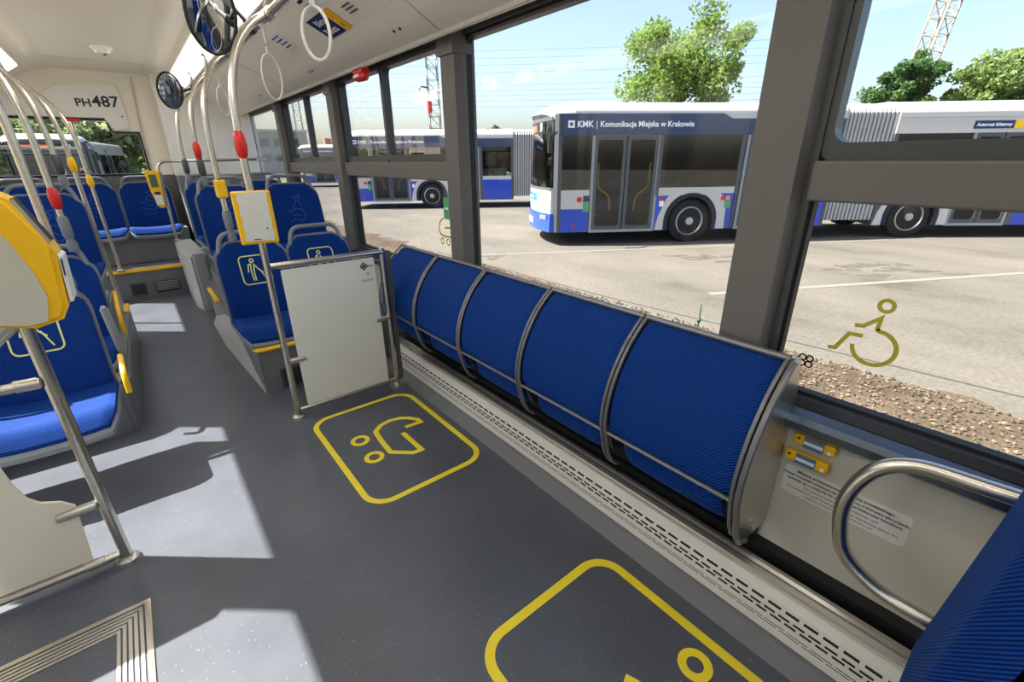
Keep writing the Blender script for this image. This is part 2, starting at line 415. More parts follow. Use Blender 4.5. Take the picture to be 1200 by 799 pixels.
# --- light strips (glow added as fill light for the cabin)
for nm, xa, za, xb, zb, side in (('light_strip', .60, 2.17, .73, 2.085, 'window'), ('light_strip', -.50, 2.17, -.63, 2.085, 'door')):
    ls = empty(nm, ((xa+xb)/2, 2.0, (za+zb)/2), label='long white ceiling light strip above the handrail on the %s side' % side, cat='ceiling light')
    ls.location = (0, 0, 0)
    s = 1 if xb > 0 else -1
    c = Vector(((xa+xb)/2, 0, (za+zb)/2)); dirv = Vector((xb-xa, 0, zb-za)).normalized(); nrm = Vector((-s*abs(dirv.z), 0, -abs(dirv.x)))
    def P(a, b, d, c=c, dirv=dirv, nrm=nrm): q = c+dirv*a+nrm*b; return Vector((q.x, d, q.z))
    obj('housing', pm([(-.085, -.02), (.085, -.02), (.085, .018), (.06, .022), (-.06, .022), (-.085, .018)], P, -2.8, 6.3), 'offwhite', ls)
    obj('diffuser', pm(rrect(-.072, .072, .0185, .032, .004, 2), P, -2.7, 6.2), 'light_diffuser', ls)
# --- right wall
wr = obj('wall_right', bx(XR, XR+.1, YF, YR, -.35, .66), 'panel_grey', kind=ST)
obj('panel_joint', bx(XR-.003, XR, 2.12-.003, 2.12+.003, .16, .62), 'frame_dark', wr)
obj('wall_right_upper', bx(1.40, 1.47, YF, YR, 1.88, 2.1), 'frame_dark', kind=ST)
sill = obj('trim_1', pm([(1.30, .632), (1.318, .618), (1.36, .618), (1.42, .66), (1.42, .685), (1.335, .685), (1.307, .672), (1.298, .655)], lambda a, b, d: Vector((a, d, b)), YF, YR), 'sill_metal', kind=ST)
obj('trim_2', bx(1.315, 1.37, YF, YR, .12, .175), 'rubber', kind=ST)
# pillars
PY = [-1.06, .545, 2.085, 3.74, 5.28, 7.02]
for i, y in enumerate(PY):
    hw = .060
    p = obj('trim_pillar', pm([(1.303, y-hw), (1.303, y+hw), (1.345, y+hw+.010), (1.41, y+hw+.012), (1.41, y-hw-.012), (1.345, y-hw-.010)], XY, .66, 1.90), 'pillar_grey', kind=ST)
    obj('pillar_cap', pm([(1.290, y-hw-.008), (1.290, y+hw+.008), (1.335, y+hw+.016), (1.40, y+hw+.016), (1.40, y-hw-.016), (1.335, y-hw-.016)], XY, 1.80, 1.90), 'pillar_grey', p)
# windows
def window(n, y0, y1, transom, divider=None):
    wd = empty('window_%d' % n, (1.38, (y0+y1)/2, .7), kind=ST); wd.location = (0, 0, 0)
    o = rrect(y0-.01, y1+.01, .67, 1.905, .02, 3); i_ = rrect(y0+.014, y1-.014, .712, 1.877, .03, 3)
    obj('window_frame', ring_frame(NB(), o, i_, YZ, 1.345, 1.41), 'frame_dark', wd)
    o2 = rrect(y0+.013, y1-.013, .711, 1.878, .03, 3); i2 = rrect(y0+.022, y1-.022, .722, 1.868, .04, 3)
    obj('gasket', ring_frame(NB(), o2, i2, YZ, 1.365, 1.395), 'rubber', wd)
    if transom:
        obj('pane', bx(1.383, 1.388, y0+.02, y1-.02, .71, 1.262), 'clear_glass', wd)
        obj('transom_bar', bx(1.325, 1.41, y0+.012, y1-.012, 1.243, 1.338, bev=.006), 'pillar_grey', wd)
        ys = [y0+.014, y1-.014] if divider is None else [y0+.014, divider, y1-.014]
        for a, b in zip(ys[:-1], ys[1:]):
            hp = obj('hopper_frame', ring_frame(NB(), rrect(a, b, 1.335, 1.876, .03, 4), rrect(a+.018, b-.018, 1.378, 1.858, .035, 4), YZ, 1.352, 1.40), 'frame_dark', wd)
            obj('pane', bx(1.374, 1.379, a+.012, b-.012, 1.36, 1.87), 'clear_glass', hp)
    else:
        obj('pane', bx(1.383, 1.388, y0+.01, y1-.01, .71, 1.88), 'clear_glass', wd)
    return wd
w1 = window(1, -.98, .470, True)
w2 = window(2, .61, 2.035, False)
w3 = window(3, 2.135, 3.67, True, 2.93)
w4 = window(4, 3.81, 5.21, True, 4.50)
w5 = window(5, 5.35, 6.94, False)
# stickers on the panes
GX = 1.3825
wst = empty('wheelchair_sticker', (0, 0, 0), label='olive wheelchair user pictogram stuck on the nearest window pane', cat='sticker')
f_ = lambda a, b, d: Vector((d, a, b))
obj('figure_head', stroke(NB(), circ(.243, 1.004, .0145, 20), .0095, f_, GX-.0008, GX, True), 'olive', wst)
obj('figure_arm', stroke(NB(), [(.295, .941), (.277, .943), (.246, .972), (.248, .938)], .0105, f_, GX-.0008, GX), 'olive', wst)
obj('figure_wheel', stroke(NB(), [(.248, .940)]+[(.2435+.0455*math.cos(R(a)), .892+.0455*math.sin(R(a))) for a in range(96, 366, 9)], .0105, f_, GX-.0008, GX), 'olive', wst)
obj('figure_leg', stroke(NB(), [(.272, .917), (.302, .915), (.324, .868), (.34, .866)], .0105, f_, GX-.0008, GX), 'olive', wst)
cst = empty('clover_sticker', (0, 0, 0), label='small black clover logo with mirrored lettering on the nearest window pane', cat='sticker')
for (dy, dz) in ((.009, .009), (-.009, .009), (.009, -.009), (-.009, -.009)):
    obj('clover_ring', stroke(NB(), circ(.383+dy, .808+dz, .0085, 14), .004, f_, GX-.0008, GX, True), 'ink_black', cst)
text('lettering', 'ozon', .017, (GX, .396, .776), (0, 1, 0), (0, 0, 1), 'ink_black', cst, lift=.0)
text('lettering', 'bud', .017, (GX, .394, .762), (0, 1, 0), (0, 0, 1), 'ink_black', cst, lift=.0)
pst = empty('pram_sticker', (0, 0, 0), label='olive pram pictogram on the window beyond the second grey pillar', cat='sticker')
obj('pram_body', stroke(NB(), [(2.345, 1.034), (2.385, 1.012), (2.403, .967), (2.385, .938), (2.345, .929), (2.275, .932)], .011, f_, GX-.0008, GX), 'olive', pst)
obj('pram_handle', stroke(NB(), [(2.336, .979), (2.272, .984)], .011, f_, GX-.0008, GX), 'olive', pst)
for yy in (2.369, 2.304): obj('pram_wheel', stroke(NB(), circ(yy, .90, .017, 16), .008, f_, GX-.0008, GX, True), 'olive', pst)
gst = empty('exit_sticker', (0, 0, 0), label='green emergency exit sticker at the edge of a window pane', cat='sticker')
obj('sticker_sheet', bx(GX-.0008, GX, 2.275, 2.335, 1.03, 1.15), 'sticker_green', gst)
obj('sticker_bar', bx(GX-.0014, GX-.0008, 2.285, 2.325, 1.085, 1.095), 'white', gst)
# --- left wall (out of view; doors and windows laid out to shape the sun patches)
lw = 0
def lbox(name, y0, y1, z0, z1, m='panel_grey', x0=XL-.1, x1=XL): return obj(name, bx(x0, x1, y0, y1, z0, z1), m, kind=ST)
lbox('wall_left', 2.62, YR, -.35, .70)
lbox('wall_left_front', YF, -1.3, -.35, 2.1)
lbox('wall_left_header', -1.3, YR, 2.10, 2.2)
lbox('wall_left_mid', -.05, 1.22, -.35, 2.1)
lbox('wall_left_sun_block', 3.98, 5.60, 1.44, 2.1)  # unseen solid panel added to keep sun off the middle aisle
for y in (2.56, 3.94, 5.66, 6.95): lbox('trim_pillar_left', y-.06, y+.06, .6, 2.0, 'pillar_grey', XL-.06, XL+.02)
def lwindow(n, y0, y1, z0, z1):
    wd = empty('window_%d' % n, (0, 0, 0), kind=ST)
    obj('window_frame', ring_frame(NB(), rrect(y0, y1, z0, z1, .02, 3), rrect(y0+.03, y1-.03, z0+.03, z1-.005, .03, 3), YZ, XL-.07, XL-.02), 'frame_dark', wd)
    obj('pane', bx(XL-.05, XL-.045, y0+.01, y1-.01, z0+.01, z1), 'clear_glass', wd)
lwindow(6, 2.62, 3.88, .70, 2.1); lwindow(7, 4.0, 5.60, .70, 1.44); lwindow(8, 5.72, 6.89, .70, 2.1)
def door(n, y0, y1):
    d = empty('door_%d' % n, (0, 0, 0), kind=ST); ym = (y0+y1)/2
    for a, b in ((y0, ym-.01), (ym+.01, y1)):
        lf = obj('door_leaf', ring_frame(NB(), rrect(a, b, .0, 2.1, .02, 3), rrect(a+.04, b-.04, .18, 2.085, .05, 3), YZ, XL-.08, XL-.035), 'frame_dark', d)
        obj('pane', bx(XL-.06, XL-.055, a+.035, b-.035, .17, 2.09), 'clear_glass', lf)
        yy = b-.09 if b < ym else a+.09
        obj('grab_bar', tb(fillet([(XL-.04, yy, .75), (XL+.04, yy, .75), (XL+.04, yy, 1.45), (XL-.04, yy, 1.45)], .05), .014, 8), 'yellow', lf, True)
door(1, 1.24, 2.50); door(2, -1.28, -.07)
# front of the bus behind the camera
fr = obj('wall_front', bx(XL-.1, XR+.1, YF-.1, YF, -.35, .95), 'panel_grey', kind=ST)
obj('wall_front_header', bx(XL-.1, XR+.1, YF-.1, YF, 1.95, 2.35), 'cream', kind=ST)
wf = empty('window_9', (0, 0, 0), kind=ST); obj('pane', bx(XL, XR, YF-.05, YF-.045, .95, 1.95), 'clear_glass', wf)
# --- rear wall with window cut-out
f7 = lambda a, b, d: Vector((a, d, b))
obj('wall_rear_lower', bx(XL-.1, XR+.1, YR, YR+.1, -.35, 1.215), 'plat_grey', kind=ST)
obj('wall_rear_side', pm([(.255, 1.215), (XR+.1, 1.215), (XR+.1, 2.36), (.255, 2.36)], f7, YR, YR+.1), 'cream', kind=ST)
obj('wall_rear_corner', bx(XL-.1, XL+.06, YR, YR+.1, 1.215, 2.36), 'cream', kind=ST)
wrr = obj('wall_rear_upper', pm([(XL+.06, 1.795), (.0, 1.795), (.012, 1.70), (.03, 1.672), (.255, 1.672), (.255, 2.36), (XL+.06, 2.36)], f7, YR, YR+.1), 'cream', kind=ST)
pan = [(-1.05, 1.80), (-.02, 1.80), (.02, 1.71), (.05, 1.685), (.175, 1.70), (.18, 1.90), (.165, 2.10), (.14, 2.135), (-.18, 2.118), (-.32, 2.09), (-.42, 2.035), (-.5, 1.97), (-1.05, 1.96)]
sp = obj('service_panel', pm(pan, f7, YR-.03, YR), 'offwhite', wrr)
text('fleet_number', 'PH', .105, (-.215, YR-.031, 1.938), (1, 0, 0), (0, 0, 1), 'ink', sp, align='LEFT', bold=.0025)
text('fleet_number', '487', .148, (-.075, YR-.031, 1.955), (1, 0, 0), (0, 0, 1), 'ink', sp, align='LEFT', bold=.003)
obj('lock_screw', cyl(NB(), (.14, YR-.032, 1.82), (0, 1, 0), .008, .006, 10), 'dark_metal', sp)
obj('lock_screw', cyl(NB(), (.115, YR-.032, 2.015), (0, 1, 0), .005, .006, 10), 'dark_metal', sp)
obj('warning_tab', bx(-.33, -.215, YR-.06, YR-.03, 1.755, 1.785, bev=.004), 'red', sp)
wb = empty('window_10', (0, 0, 0), kind=ST)
outl = [(XL+.06, 1.215), (.255, 1.215), (.255, 1.672), (.03, 1.672), (.012, 1.70), (0, 1.795), (XL+.06, 1.795)]
inn = [(XL+.08, 1.235), (.238, 1.235), (.238, 1.652), (.02, 1.652), (-.004, 1.69), (-.014, 1.775), (XL+.08, 1.775)]
obj('window_frame', ring_frame(NB(), outl, inn, f7, YR-.012, YR+.08), 'rubber', wb)
obj('pane', bx(XL+.06, .255, YR+.05, YR+.056, 1.215, 1.795), 'clear_glass', wb)
# slanted lining edge between rear window and engine tower
obj('trim_3', tb([(.265, YR-.015, 1.22), (.275, YR-.015, 1.67), (.31, YR-.015, 2.22)], .008, 6), 'panel_grey', kind=ST)
# engine tower in the rear right corner
et = obj('wall_engine_tower', bx(.47, XR, 6.55, 7.0, 0, 1.205, bev=.01), 'plat_grey', kind=ST)
obj('wall_engine_tower_top', bx(.47, XR, 6.72, 7.0, 1.205, 2.30, bev=.008), 'offwhite', kind=ST)
# --- seat platforms
def plan(name, pts, z0, z1, m, bev=.012, **k):
    b = pm(pts, XY, z0, z1)
    es = [e for e in b.edges if abs(e.verts[0].co.z-z1) < 1e-5 and abs(e.verts[1].co.z-z1) < 1e-5 or abs(e.verts[0].co.z-e.verts[1].co.z) > .1]
    bmesh.ops.bevel(b, geom=es, offset=bev, segments=2, affect='EDGES')
    return obj(name, b, m, **k)
pr_ = plan('seat_platform', [(XR, 2.9), (XR, 6.55), (.40, 6.55), (.40, 5.0), (.335, 4.68), (.335, 4.55), (.40, 3.95), (.37, 3.5), (.365, 2.9)], 0, .30, 'plat_grey', label='grey seat platform on the window side with yellow nosing', cat='platform')
obj('yellow_nosing', tb(fillet([(.35, 3.12, .305), (.355, 2.885, .295), (.62, 2.885, .295)], .05), .013, 8), 'yellow', pr_, True)
obj('yellow_nosing', bx(.325, .355, 4.2, 4.72, .292, .318, bev=.005), 'yellow', pr_)
ku = pm([(2.92, 0), (3.95, 0), (4.66, 0), (4.45, .27), (3.75, .22), (3.2, .04)], lambda a, b, d: Vector((d, a, b)), .33, .40)
for v in ku.verts:
    if v.co.x < .35: v.co.x = .30+.10*min(1, v.co.z/.27) if v.co.y > 3.3 else .36
obj('side_fairing', ku, 'box_grey', pr_)
vg = obj('vent_grille', bx(.46, .66, 2.88, 2.898, .02, .145, bev=.004), 'frame_dark', pr_)
for iz in range(6):
    for ix in range(7):
        obj('vent_hole', bx(.475+ix*.026, .493+ix*.026, 2.876, 2.882, .034+iz*.018, .043+iz*.018), 'slot_dark', vg)
plan('platform_box', [(.43, 5.16), (.43, 6.32), (.255, 6.32), (.255, 5.32), (.30, 5.16)], 0, .545, 'box_grey', .02, label='light grey tall box beside the rear aisle under the far ticket validator', cat='platform')
pl = plan('seat_platform', [(XL+.022, 2.92), (-.36, 2.90), (-.28, 2.94), (-.245, 3.03), (-.225, 4.6), (-.24, 4.72), (XL+.022, 4.72)], 0, .27, 'plat_grey', .02, label='dark grey seat platform along the door side of the aisle', cat='platform')
for (y0, z0, y1, z1) in ((2.85, .25, 3.02, .40), (3.80, .30, 4.05, .53)):
    obj('yellow_edge', tb(fillet([(-.25, y0, z0), (-.25, y0+.01, z0+.09), (-.25, y1, z1)], .05), .013, 8), 'yellow', pl, True)
obj('yellow_edge', bx(-.262, -.225, 4.45, 4.72, .262, .288, bev=.006), 'yellow', pl)
# upper plinth of the rear left rows
plan('rear_plinth', [(XL+.022, 3.95), (-.30, 3.95), (-.30, 4.71), (XL+.022, 4.71)], .265, .42, 'plat_grey', .015, label='raised grey plinth carrying the rear seats on the door side', cat='platform')
plan('rear_plinth', [(XR, 3.60), (XR, 6.56), (.42, 6.56), (.42, 3.60)], .295, .43, 'plat_grey', .015, label='raised grey plinth carrying the rear seats on the window side', cat='platform')
obj('rear_bench', bx(XL+.004, .43, 6.52, 6.996, .302, .655, bev=.01), 'plat_grey', label='grey bench box under the back row of seats', cat='bench')

# --- heater along the right wall
ht = empty('skirting_heater', (1.17, 2.5, 0), label='long white perforated skirting heater under the folding seats', cat='heater'); ht.location = (0, 0, 0)
obj('plinth_gap', bx(1.18, 1.35, YF, 2.86, .0, .04), 'rubber', ht)
hp = pm([(1.172, .022), (1.172, .118), (1.180, .145), (1.20, .160), (1.215, .160), (1.215, .022)], lambda a, b, d: Vector((a, d, b)), YF, 2.84)
obj('cover', hp, 'heater_white', ht)
obj('cover_end', bx(1.17, 1.33, 2.84, 2.86, .015, .17), 'alu', ht)
obj('rail', pm([(1.215, .155), (1.219, .166), (1.232, .172), (1.246, .166), (1.256, .172), (1.272, .170), (1.278, .155), (1.278, .04), (1.215, .04)], lambda a, b, d: Vector((a, d, b)), YF, 2.84), 'alu', ht)
obj('channel', bx(1.277, 1.32, YF, 2.84, .04, .125), 'rubber', ht)
sb = NB()
for row, (z, h_, l, p_) in enumerate(((.104, .0075, .030, .040), (.088, .0075, .030, .040), (.064, .0022, .055, .062), (.054, .0022, .055, .062))):
    y = -.6+(.02 if row % 2 else 0)
    while y < 2.8:
        box(sb, 1.1712, 1.1728, y, y+l, z, z+h_); y += p_
obj('vent_slots', sb, 'slot_dark', ht, kind='stuff')
y = -.3; k = 0
slot_me = new_mesh('vent_slot', bx(-.0012, .0012, 0, .036, -.004, .004), 'slot_dark')
while y < 2.8:
    obj('vent_slot', slot_me, parent=ht, loc=(1.1755, y, .130), rot=(0, R(16), 0)); y += .048
for y in (-.1, .9, 1.9, 2.6):
    obj('rail_screw', cyl(NB(), (1.262, y, .172), (0, 0, 1), .006, .006, 8), 'dark_metal', ht)

# --- floor pictograms
def pict_frame(parent, x0, x1, y0, y1, r, wd):
    obj('outline', stroke(NB(), rrect(x0, x1, y0, y1, r, 8), wd, XY, -.001, .0012, True), 'floor_yellow', parent)
p1 = empty('pram_floor_mark', (0, 0, 0), label='yellow rounded square with pram pictogram on the grey floor', cat='floor marking')
pict_frame(p1, .472, 1.042, 1.522, 2.372, .10, .027)
obj('wheel', stroke(NB(), circ(.617, 2.035, .037, 24), .022, XY, -.001, .0012, True), 'floor_yellow', p1)
obj('wheel', stroke(NB(), circ(.617, 1.855, .037, 24), .022, XY, -.001, .0012, True), 'floor_yellow', p1)
obj('pram_hood', stroke(NB(), [(.857, 2.001), (.946, 1.995), (.945, 2.03), (.915, 2.075), (.871, 2.106), (.816, 2.118), (.758, 2.103), (.712, 2.062), (.700, 1.945), (.697, 1.841), (.782, 1.765), (.826, 1.762), (.823, 1.862), (.821, 1.96)], .026, XY, -.001, .0012), 'floor_yellow', p1)
p2 = empty('wheelchair_floor_mark', (0, 0, 0), label='yellow rounded square with wheelchair pictogram on the floor at the picture bottom', cat='floor marking')
pict_frame(p2, .472, 1.020, -.10, .765, .09, .030)
obj('figure_head', stroke(NB(), circ(.93, .335, .036, 24), .024, XY, -.001, .0012, True), 'floor_yellow', p2)
obj('figure_arm', stroke(NB(), [(.745, .44), (.775, .36), (.84, .33), (.80, .27)], .027, XY, -.001, .0012), 'floor_yellow', p2)
obj('figure_wheel', stroke(NB(), [(.80, .27), (.80, .20), (.77, .14), (.71, .10), (.64, .10), (.58, .14), (.56, .20), (.58, .26)], .027, XY, -.001, .0012), 'floor_yellow', p2)
# --- floor hatch
hb = empty('floor_hatch', (0, 0, 0), label='metal-framed floor hatch near the door at the lower left', cat='hatch')
x0, x1, y0, y1 = -.95, -.275, .75, 1.60
obj('frame', ring_frame(NB(), [(x0, y0), (x1, y0), (x1, y1), (x0, y1)], [(x0+.016, y0+.016), (x1-.016, y0+.016), (x1-.016, y1-.016), (x0+.016, y1-.016)], XY, -.002, .004), 'steel', hb)
for k in range(5):
    a = .022+k*.014
    obj('ribbed_edge', ring_frame(NB(), [(x0+a, y0+a), (x1-a, y0+a), (x1-a, y1-a), (x0+a, y1-a)], [(x0+a+.009, y0+a+.009), (x1-a-.009, y0+a+.009), (x1-a-.009, y1-a-.009), (x0+a+.009, y1-a-.009)], XY, -.001, .003), 'alu', hb)

# ================================================================== FOLDING SEATS on the right wall
def catmull(pts, n=5):
    P = [Vector(p) for p in pts]; P = [P[0]*2-P[1]]+P+[P[-1]*2-P[-2]]; out = []
    for i in range(1, len(P)-2):
        for k in range(n):
            t = k/n; a, b, c, d = P[i-1:i+3]
            out.append(.5*((2*b)+(c-a)*t+(2*a-5*b+4*c-d)*t*t+(3*b-a-3*c+d)*t**3))
    out.append(P[-2]); return out
UP = catmull([(1.272, .838), (1.235, .808), (1.185, .755), (1.143, .690), (1.112, .620), (1.096, .555), (1.092, .50), (1.096, .462)], 4)
LO = catmull([(1.150, .475), (1.140, .43), (1.146, .375), (1.168, .325), (1.205, .295)], 4)
def lerp_curve(Cv, t):
    k = t*(len(Cv)-1); i = min(int(k), len(Cv)-2); return Cv[i].lerp(Cv[i+1], k-i), (Cv[i+1]-Cv[i]).normalized()
SW = .466
def edge(u, wd): e = min(u, 1-u); return 0 if e > wd else (1-e/wd)**2
def fold_pad(Cv, th, bulge, half):
    def fn(u, v):
        p, t = lerp_curve(Cv, v); n = Vector((t.y, -t.x))
        if n.x > 0: n = -n
        y = (u*2-1)*half
        d = bulge*(math.sin(math.pi*u)**.7-.5)*math.sin(math.pi*min(1, v*.9+.1))-.010*edge(u, .07)-.008*edge(v, .05)
        q = p+n*d
        return Vector((q.x, y, q.y)), Vector((n.x, 0, n.y))
    return surf(NB(), fn, 20, 24, th)
fs_up = new_mesh('upper_cushion', fold_pad(UP, .034, -.012, SW/2-.017), 'blue_fabric', True)
fs_lo = new_mesh('lower_cushion', fold_pad(LO, .03, .006, SW/2-.055), 'blue_fabric', True)
def side_frame(y, r=.0065):
    pts = [Vector((p.x-.004, y, p.y)) for p in UP]+[Vector((1.102, y, .42)), Vector((1.118, y, .36)), Vector((1.146, y, .31)), Vector((1.175, y, .285))]
    return tb(pts, r, 8, flat=1.0)
fs_side = {s: new_mesh('side_frame', side_frame(s*(SW/2-.0085)), 'seat_trim', True) for s in (-1, 1)}
fs_top = new_mesh('top_trim', tb([(1.279, -SW/2+.004, .842), (1.279, SW/2-.004, .842)], .010, 8), 'seat_trim', True)
fs_lip = new_mesh('lip_trim', tb([(1.097, -SW/2+.012, .457), (1.097, SW/2-.012, .457)], .0065, 8), 'seat_trim', True)
shell_pts = [(p.x+.040, p.y-.005) for p in UP]+[(1.165, .33), (1.345, .33), (1.345, .80), (1.31, .835)]
fs_shell = new_mesh('shell', pm([(1.30, .835), (1.18, .70), (1.135, .56), (1.135, .48), (1.16, .46), (1.345, .40), (1.345, .82)], lambda a, b, d: Vector((a, d, b)), -SW/2+.012, SW/2-.012), 'frame_dark')
fs_gap_shade = new_mesh('gap_shade_sheet', bx(1.338, 1.354, -SW/2+.001, SW/2-.001, .178, .80), 'rubber')  # dark sheet added behind each seat so the gaps look shaded
fs_under = new_mesh('lower_shell', pm([(1.20, .46), (1.178, .42), (1.178, .38), (1.20, .32), (1.24, .30), (1.345, .30), (1.345, .46)], lambda a, b, d: Vector((a, d, b)), -SW/2+.03, SW/2-.03), 'frame_dark')
names_fs = ['blue folding seat at the near end of the row, beside the steel end shield', 'second blue folding seat from the steel end shield', 'middle one of the five blue folding seats along the window', 'second blue folding seat from the white partition panel', 'blue folding seat at the far end of the row, beside the white partition panel']
for i in range(5):
    yc = .385+SW*(i+.5)
    t = empty('folding_seat', (0, yc, 0), label=names_fs[i], cat='seat', group='folding seats under the window')
    for nm, me in (('upper_cushion', fs_up), ('lower_cushion', fs_lo), ('side_frame', fs_side[-1]), ('side_frame', fs_side[1]), ('top_trim', fs_top), ('lip_trim', fs_lip), ('shell', fs_shell), ('lower_shell', fs_under), ('gap_shade_sheet', fs_gap_shade)):
        obj(nm, me, parent=t)
# end shield
es = empty('seat_end_shield', (0, 0, 0), label='polished grey end shield closing the near end of the folding seat row', cat='panel')
sh = [(p.x-.008, p.y) for p in UP]+[(1.100, .42), (1.112, .37), (1.135, .315), (1.165, .275), (1.21, .255), (1.352, .255), (1.352, .70), (1.30, .845)]
obj('plate', pm(sh, lambda a, b, d: Vector((a, d, b)), .372, .380), 'alu', es)
obj('rim', tb([Vector((p[0], .374, p[1])) for p in sh[:len(UP)+5]], .009, 8), 'seat_trim', es, True)
for (a, b) in ((1.22, .33), (1.235, .30)):
    obj('rivet', cyl(NB(), (a, .371, b), (0, 1, 0), .006, .005, 10), 'steel', es)
# small shelf light on the sill? emergency buttons and notice on the wall panel
WX = XR
for k, (ya, yb, zc) in enumerate(((.352, .245, .585), (.365, .250, .525))):
    b = empty('stop_request_box', (0, 0, 0), label=('upper' if k == 0 else 'lower')+' yellow request button box on the wall beside the end shield', cat='button', group='request button boxes on the wall')
    hz = .018
    obj('body', bx(WX-.022, WX, yb, ya, zc-hz, zc+hz, bev=.008), 'yellow', b)
    yc = (ya+yb)/2
    obj('button_plate', bx(WX-.026, WX-.021, yc-.026, yc+.026, zc-.0165, zc+.0165, bev=.002), 'label_blue', b)
    obj('plate_band', bx(WX-.0268, WX-.0258, yc-.024, yc+.024, zc-.005, zc+.005), 'white', b)
    obj('screw', cyl(NB(), (WX-.023, yb+.014, zc-.006), (1, 0, 0), .005, .004, 10), 'white', b)
    obj('screw', cyl(NB(), (WX-.023, ya-.014, zc+.006), (1, 0, 0), .004, .004, 10), 'dark_metal', b)
nt_ = empty('notice_sticker', (0, 0, 0), label='white bilingual notice sticker on the wall behind the steel loop handle', cat='sticker')
obj('sheet', pm(rrect(.052, .358, .385, .482, .012, 4), YZ, WX-.0012, WX), 'paper', nt_)
lines = [('Miejsce przeznaczone dla wózka inwalidzkiego.', .469, .0125, .0003), ('Wózek inwalidzki umieszcza się przy oparciu w kierunku tyłu pojazdu,', .454, .0108, .0003), ('opierając go o podporę lub oparcie i jest blokowany hamulcami.', .440, .0108, .0003),
         ('This space is reserved for a wheelchair user.', .424, .0105, 0), ('The wheelchair shall be placed facing rear and leaning against the', .410, .0105, 0), ('support or backrest with the brakes on.', .397, .0105, 0)]
for s, z, sz, bo in lines:
    text('lettering', s, sz, (WX-.0012, .205, z), (0, -1, 0), (0, 0, 1), 'ink_black', nt_, lift=.0006, bold=bo)
# loop handle
lh = empty('loop_handle', (0, 0, 0), label='bent stainless steel loop handle on the wall at the right edge', cat='handrail')
pts = fillet([(1.34, -.20, .735), (1.20, -.20, .735), (1.20, .12, .715), (1.20, .185, .56), (1.20, .15, .40), (1.20, .06, .345), (1.20, -.20, .345), (1.34, -.20, .345)], .10, 8)
obj('tube', tb(pts, .0175, 14), 'steel', lh, True)
for z in (.735, .345): obj('wall_flange', cyl(NB(), (1.35, -.20, z), (1, 0, 0), .03, .02, 16), 'steel', lh, True)
# wheelchair backrest board (near right)
wbk = empty('padded_wheelchair_board', (0, 0, 0), label='ribbed blue padded wheelchair board at the lower right corner', cat='padded board')
def bfn(u, v):
    x = .80+u*.44; z = .22+v*.98
    e = max(edge(u, .16), edge(v, .06)); y = -.032-.082*(z-.24)-.045*e
    n = Vector((0, 1, .08)).normalized(); return Vector((x, y, z)), n
obj('pad', surf(NB(), bfn, 24, 30, .066), 'blue_fabric', wbk, True)
obj('back_plate', pm([(-.085, .20), (-.170, 1.20), (-.185, 1.20), (-.105, .20)], lambda a, b, d: Vector((d, a, b)), .80, 1.24), 'shell_grey', wbk)
obj('support_post', tb([(1.02, -.13, 0), (1.02, -.16, .9)], .02, 10), 'steel', wbk, True)
obj('wall_arm', tb([(1.22, -.13, .6), (1.36, -.13, .6)], .015, 10), 'steel', wbk, True)

# ================================================================== PASSENGER SEATS
def back_fn(ex=0., off=0.):
    def fn(u, v):
        a = u*2-1
        wv = .205+ex
        if v > .72: wv *= 1-.42*((v-.72)/.28)**3.2
        z = .375+.485*v+ex*v-ex*(1-v)
        y = .165+.105*v+.03*v*v-.028*abs(a)**2.5*(.4+.6*math.sin(math.pi*min(1, v)))-.012*math.sin(math.pi*v)-off
        d = .010*max(edge(u, .06), edge(v, .05)) if not ex else 0
        return Vector((a*wv, y+d, z)), Vector((0, -1, .25)).normalized()
    return fn
def cush_fn(ex=0., off=0.):
    def fn(u, v):
        a = u*2-1; wv = .212+ex
        if v < .18: wv *= 1-.16*(1-v/.18)**2
        y = -.215+.40*v-ex*(1-v); z = .415-.022*v
        if v < .22: z -= .065*(1-v/.22)**2
        z += .014*abs(a)**3-.008*(1-a*a)*math.sin(math.pi*v)-off
        if not ex: z -= .012*edge(u, .06)
        return Vector((a*wv, y, z)), Vector((0, -.2, 1)).normalized()
    return fn
PS = {}
PS['backrest'] = new_mesh('backrest', surf(NB(), back_fn(), 18, 22, .03), 'blue_fabric', True)
PS['cushion'] = new_mesh('cushion', surf(NB(), cush_fn(), 18, 18, .035), 'blue_fabric', True)
PS['shell'] = new_mesh('back_shell', surf(NB(), back_fn(.012, -.028), 14, 18, .018), 'shell_grey', True)
PS['pan'] = new_mesh('seat_pan', surf(NB(), cush_fn(.010, .034), 14, 12, .022), 'shell_grey', True)
hp_ = fillet([(-.185, .245, .715), (-.180, .285, .80), (-.150, .318, .925), (.150, .318, .925), (.180, .285, .80), (.185, .245, .715)], .07, 6)
PS['hoop'] = new_mesh('grab_handle', tb(hp_, .0145, 10), 'shell_grey', True)
PS['base'] = new_mesh('pedestal', pm([(-.10, .26), (.12, .26), (.15, .385), (-.13, .385)], lambda a, b, d: Vector((d, a, b)), -.16, .16), 'frame_dark')
def sym(bm_list):
    out = []
    def fb(a, b, d):   # a: x, b: z on the backrest face
        v = (b-.375)/.485; y = .165+.105*v+.03*v*v-.012*math.sin(math.pi*v)-.028*abs(a/.205)**2.5*(.4+.6*math.sin(math.pi*v))
        return Vector((a, y-.0018-d, b))
    return fb
fb = sym(0)
def sub(pts, n=4):
    o = []
    for p, q in zip(pts[:-1], pts[1:]):
        for k in range(n): o.append((p[0]+(q[0]-p[0])*k/n, p[1]+(q[1]-p[1])*k/n))
    return o+[pts[-1]]
rr_ = rrect(-.085, .085, .60, .775, .025, 4)
PS['sym0'] = new_mesh('symbol_frame', stroke(NB(), sub(rr_+[rr_[0]], 2), .007, fb, 0, .0012), 'sign_yellow')
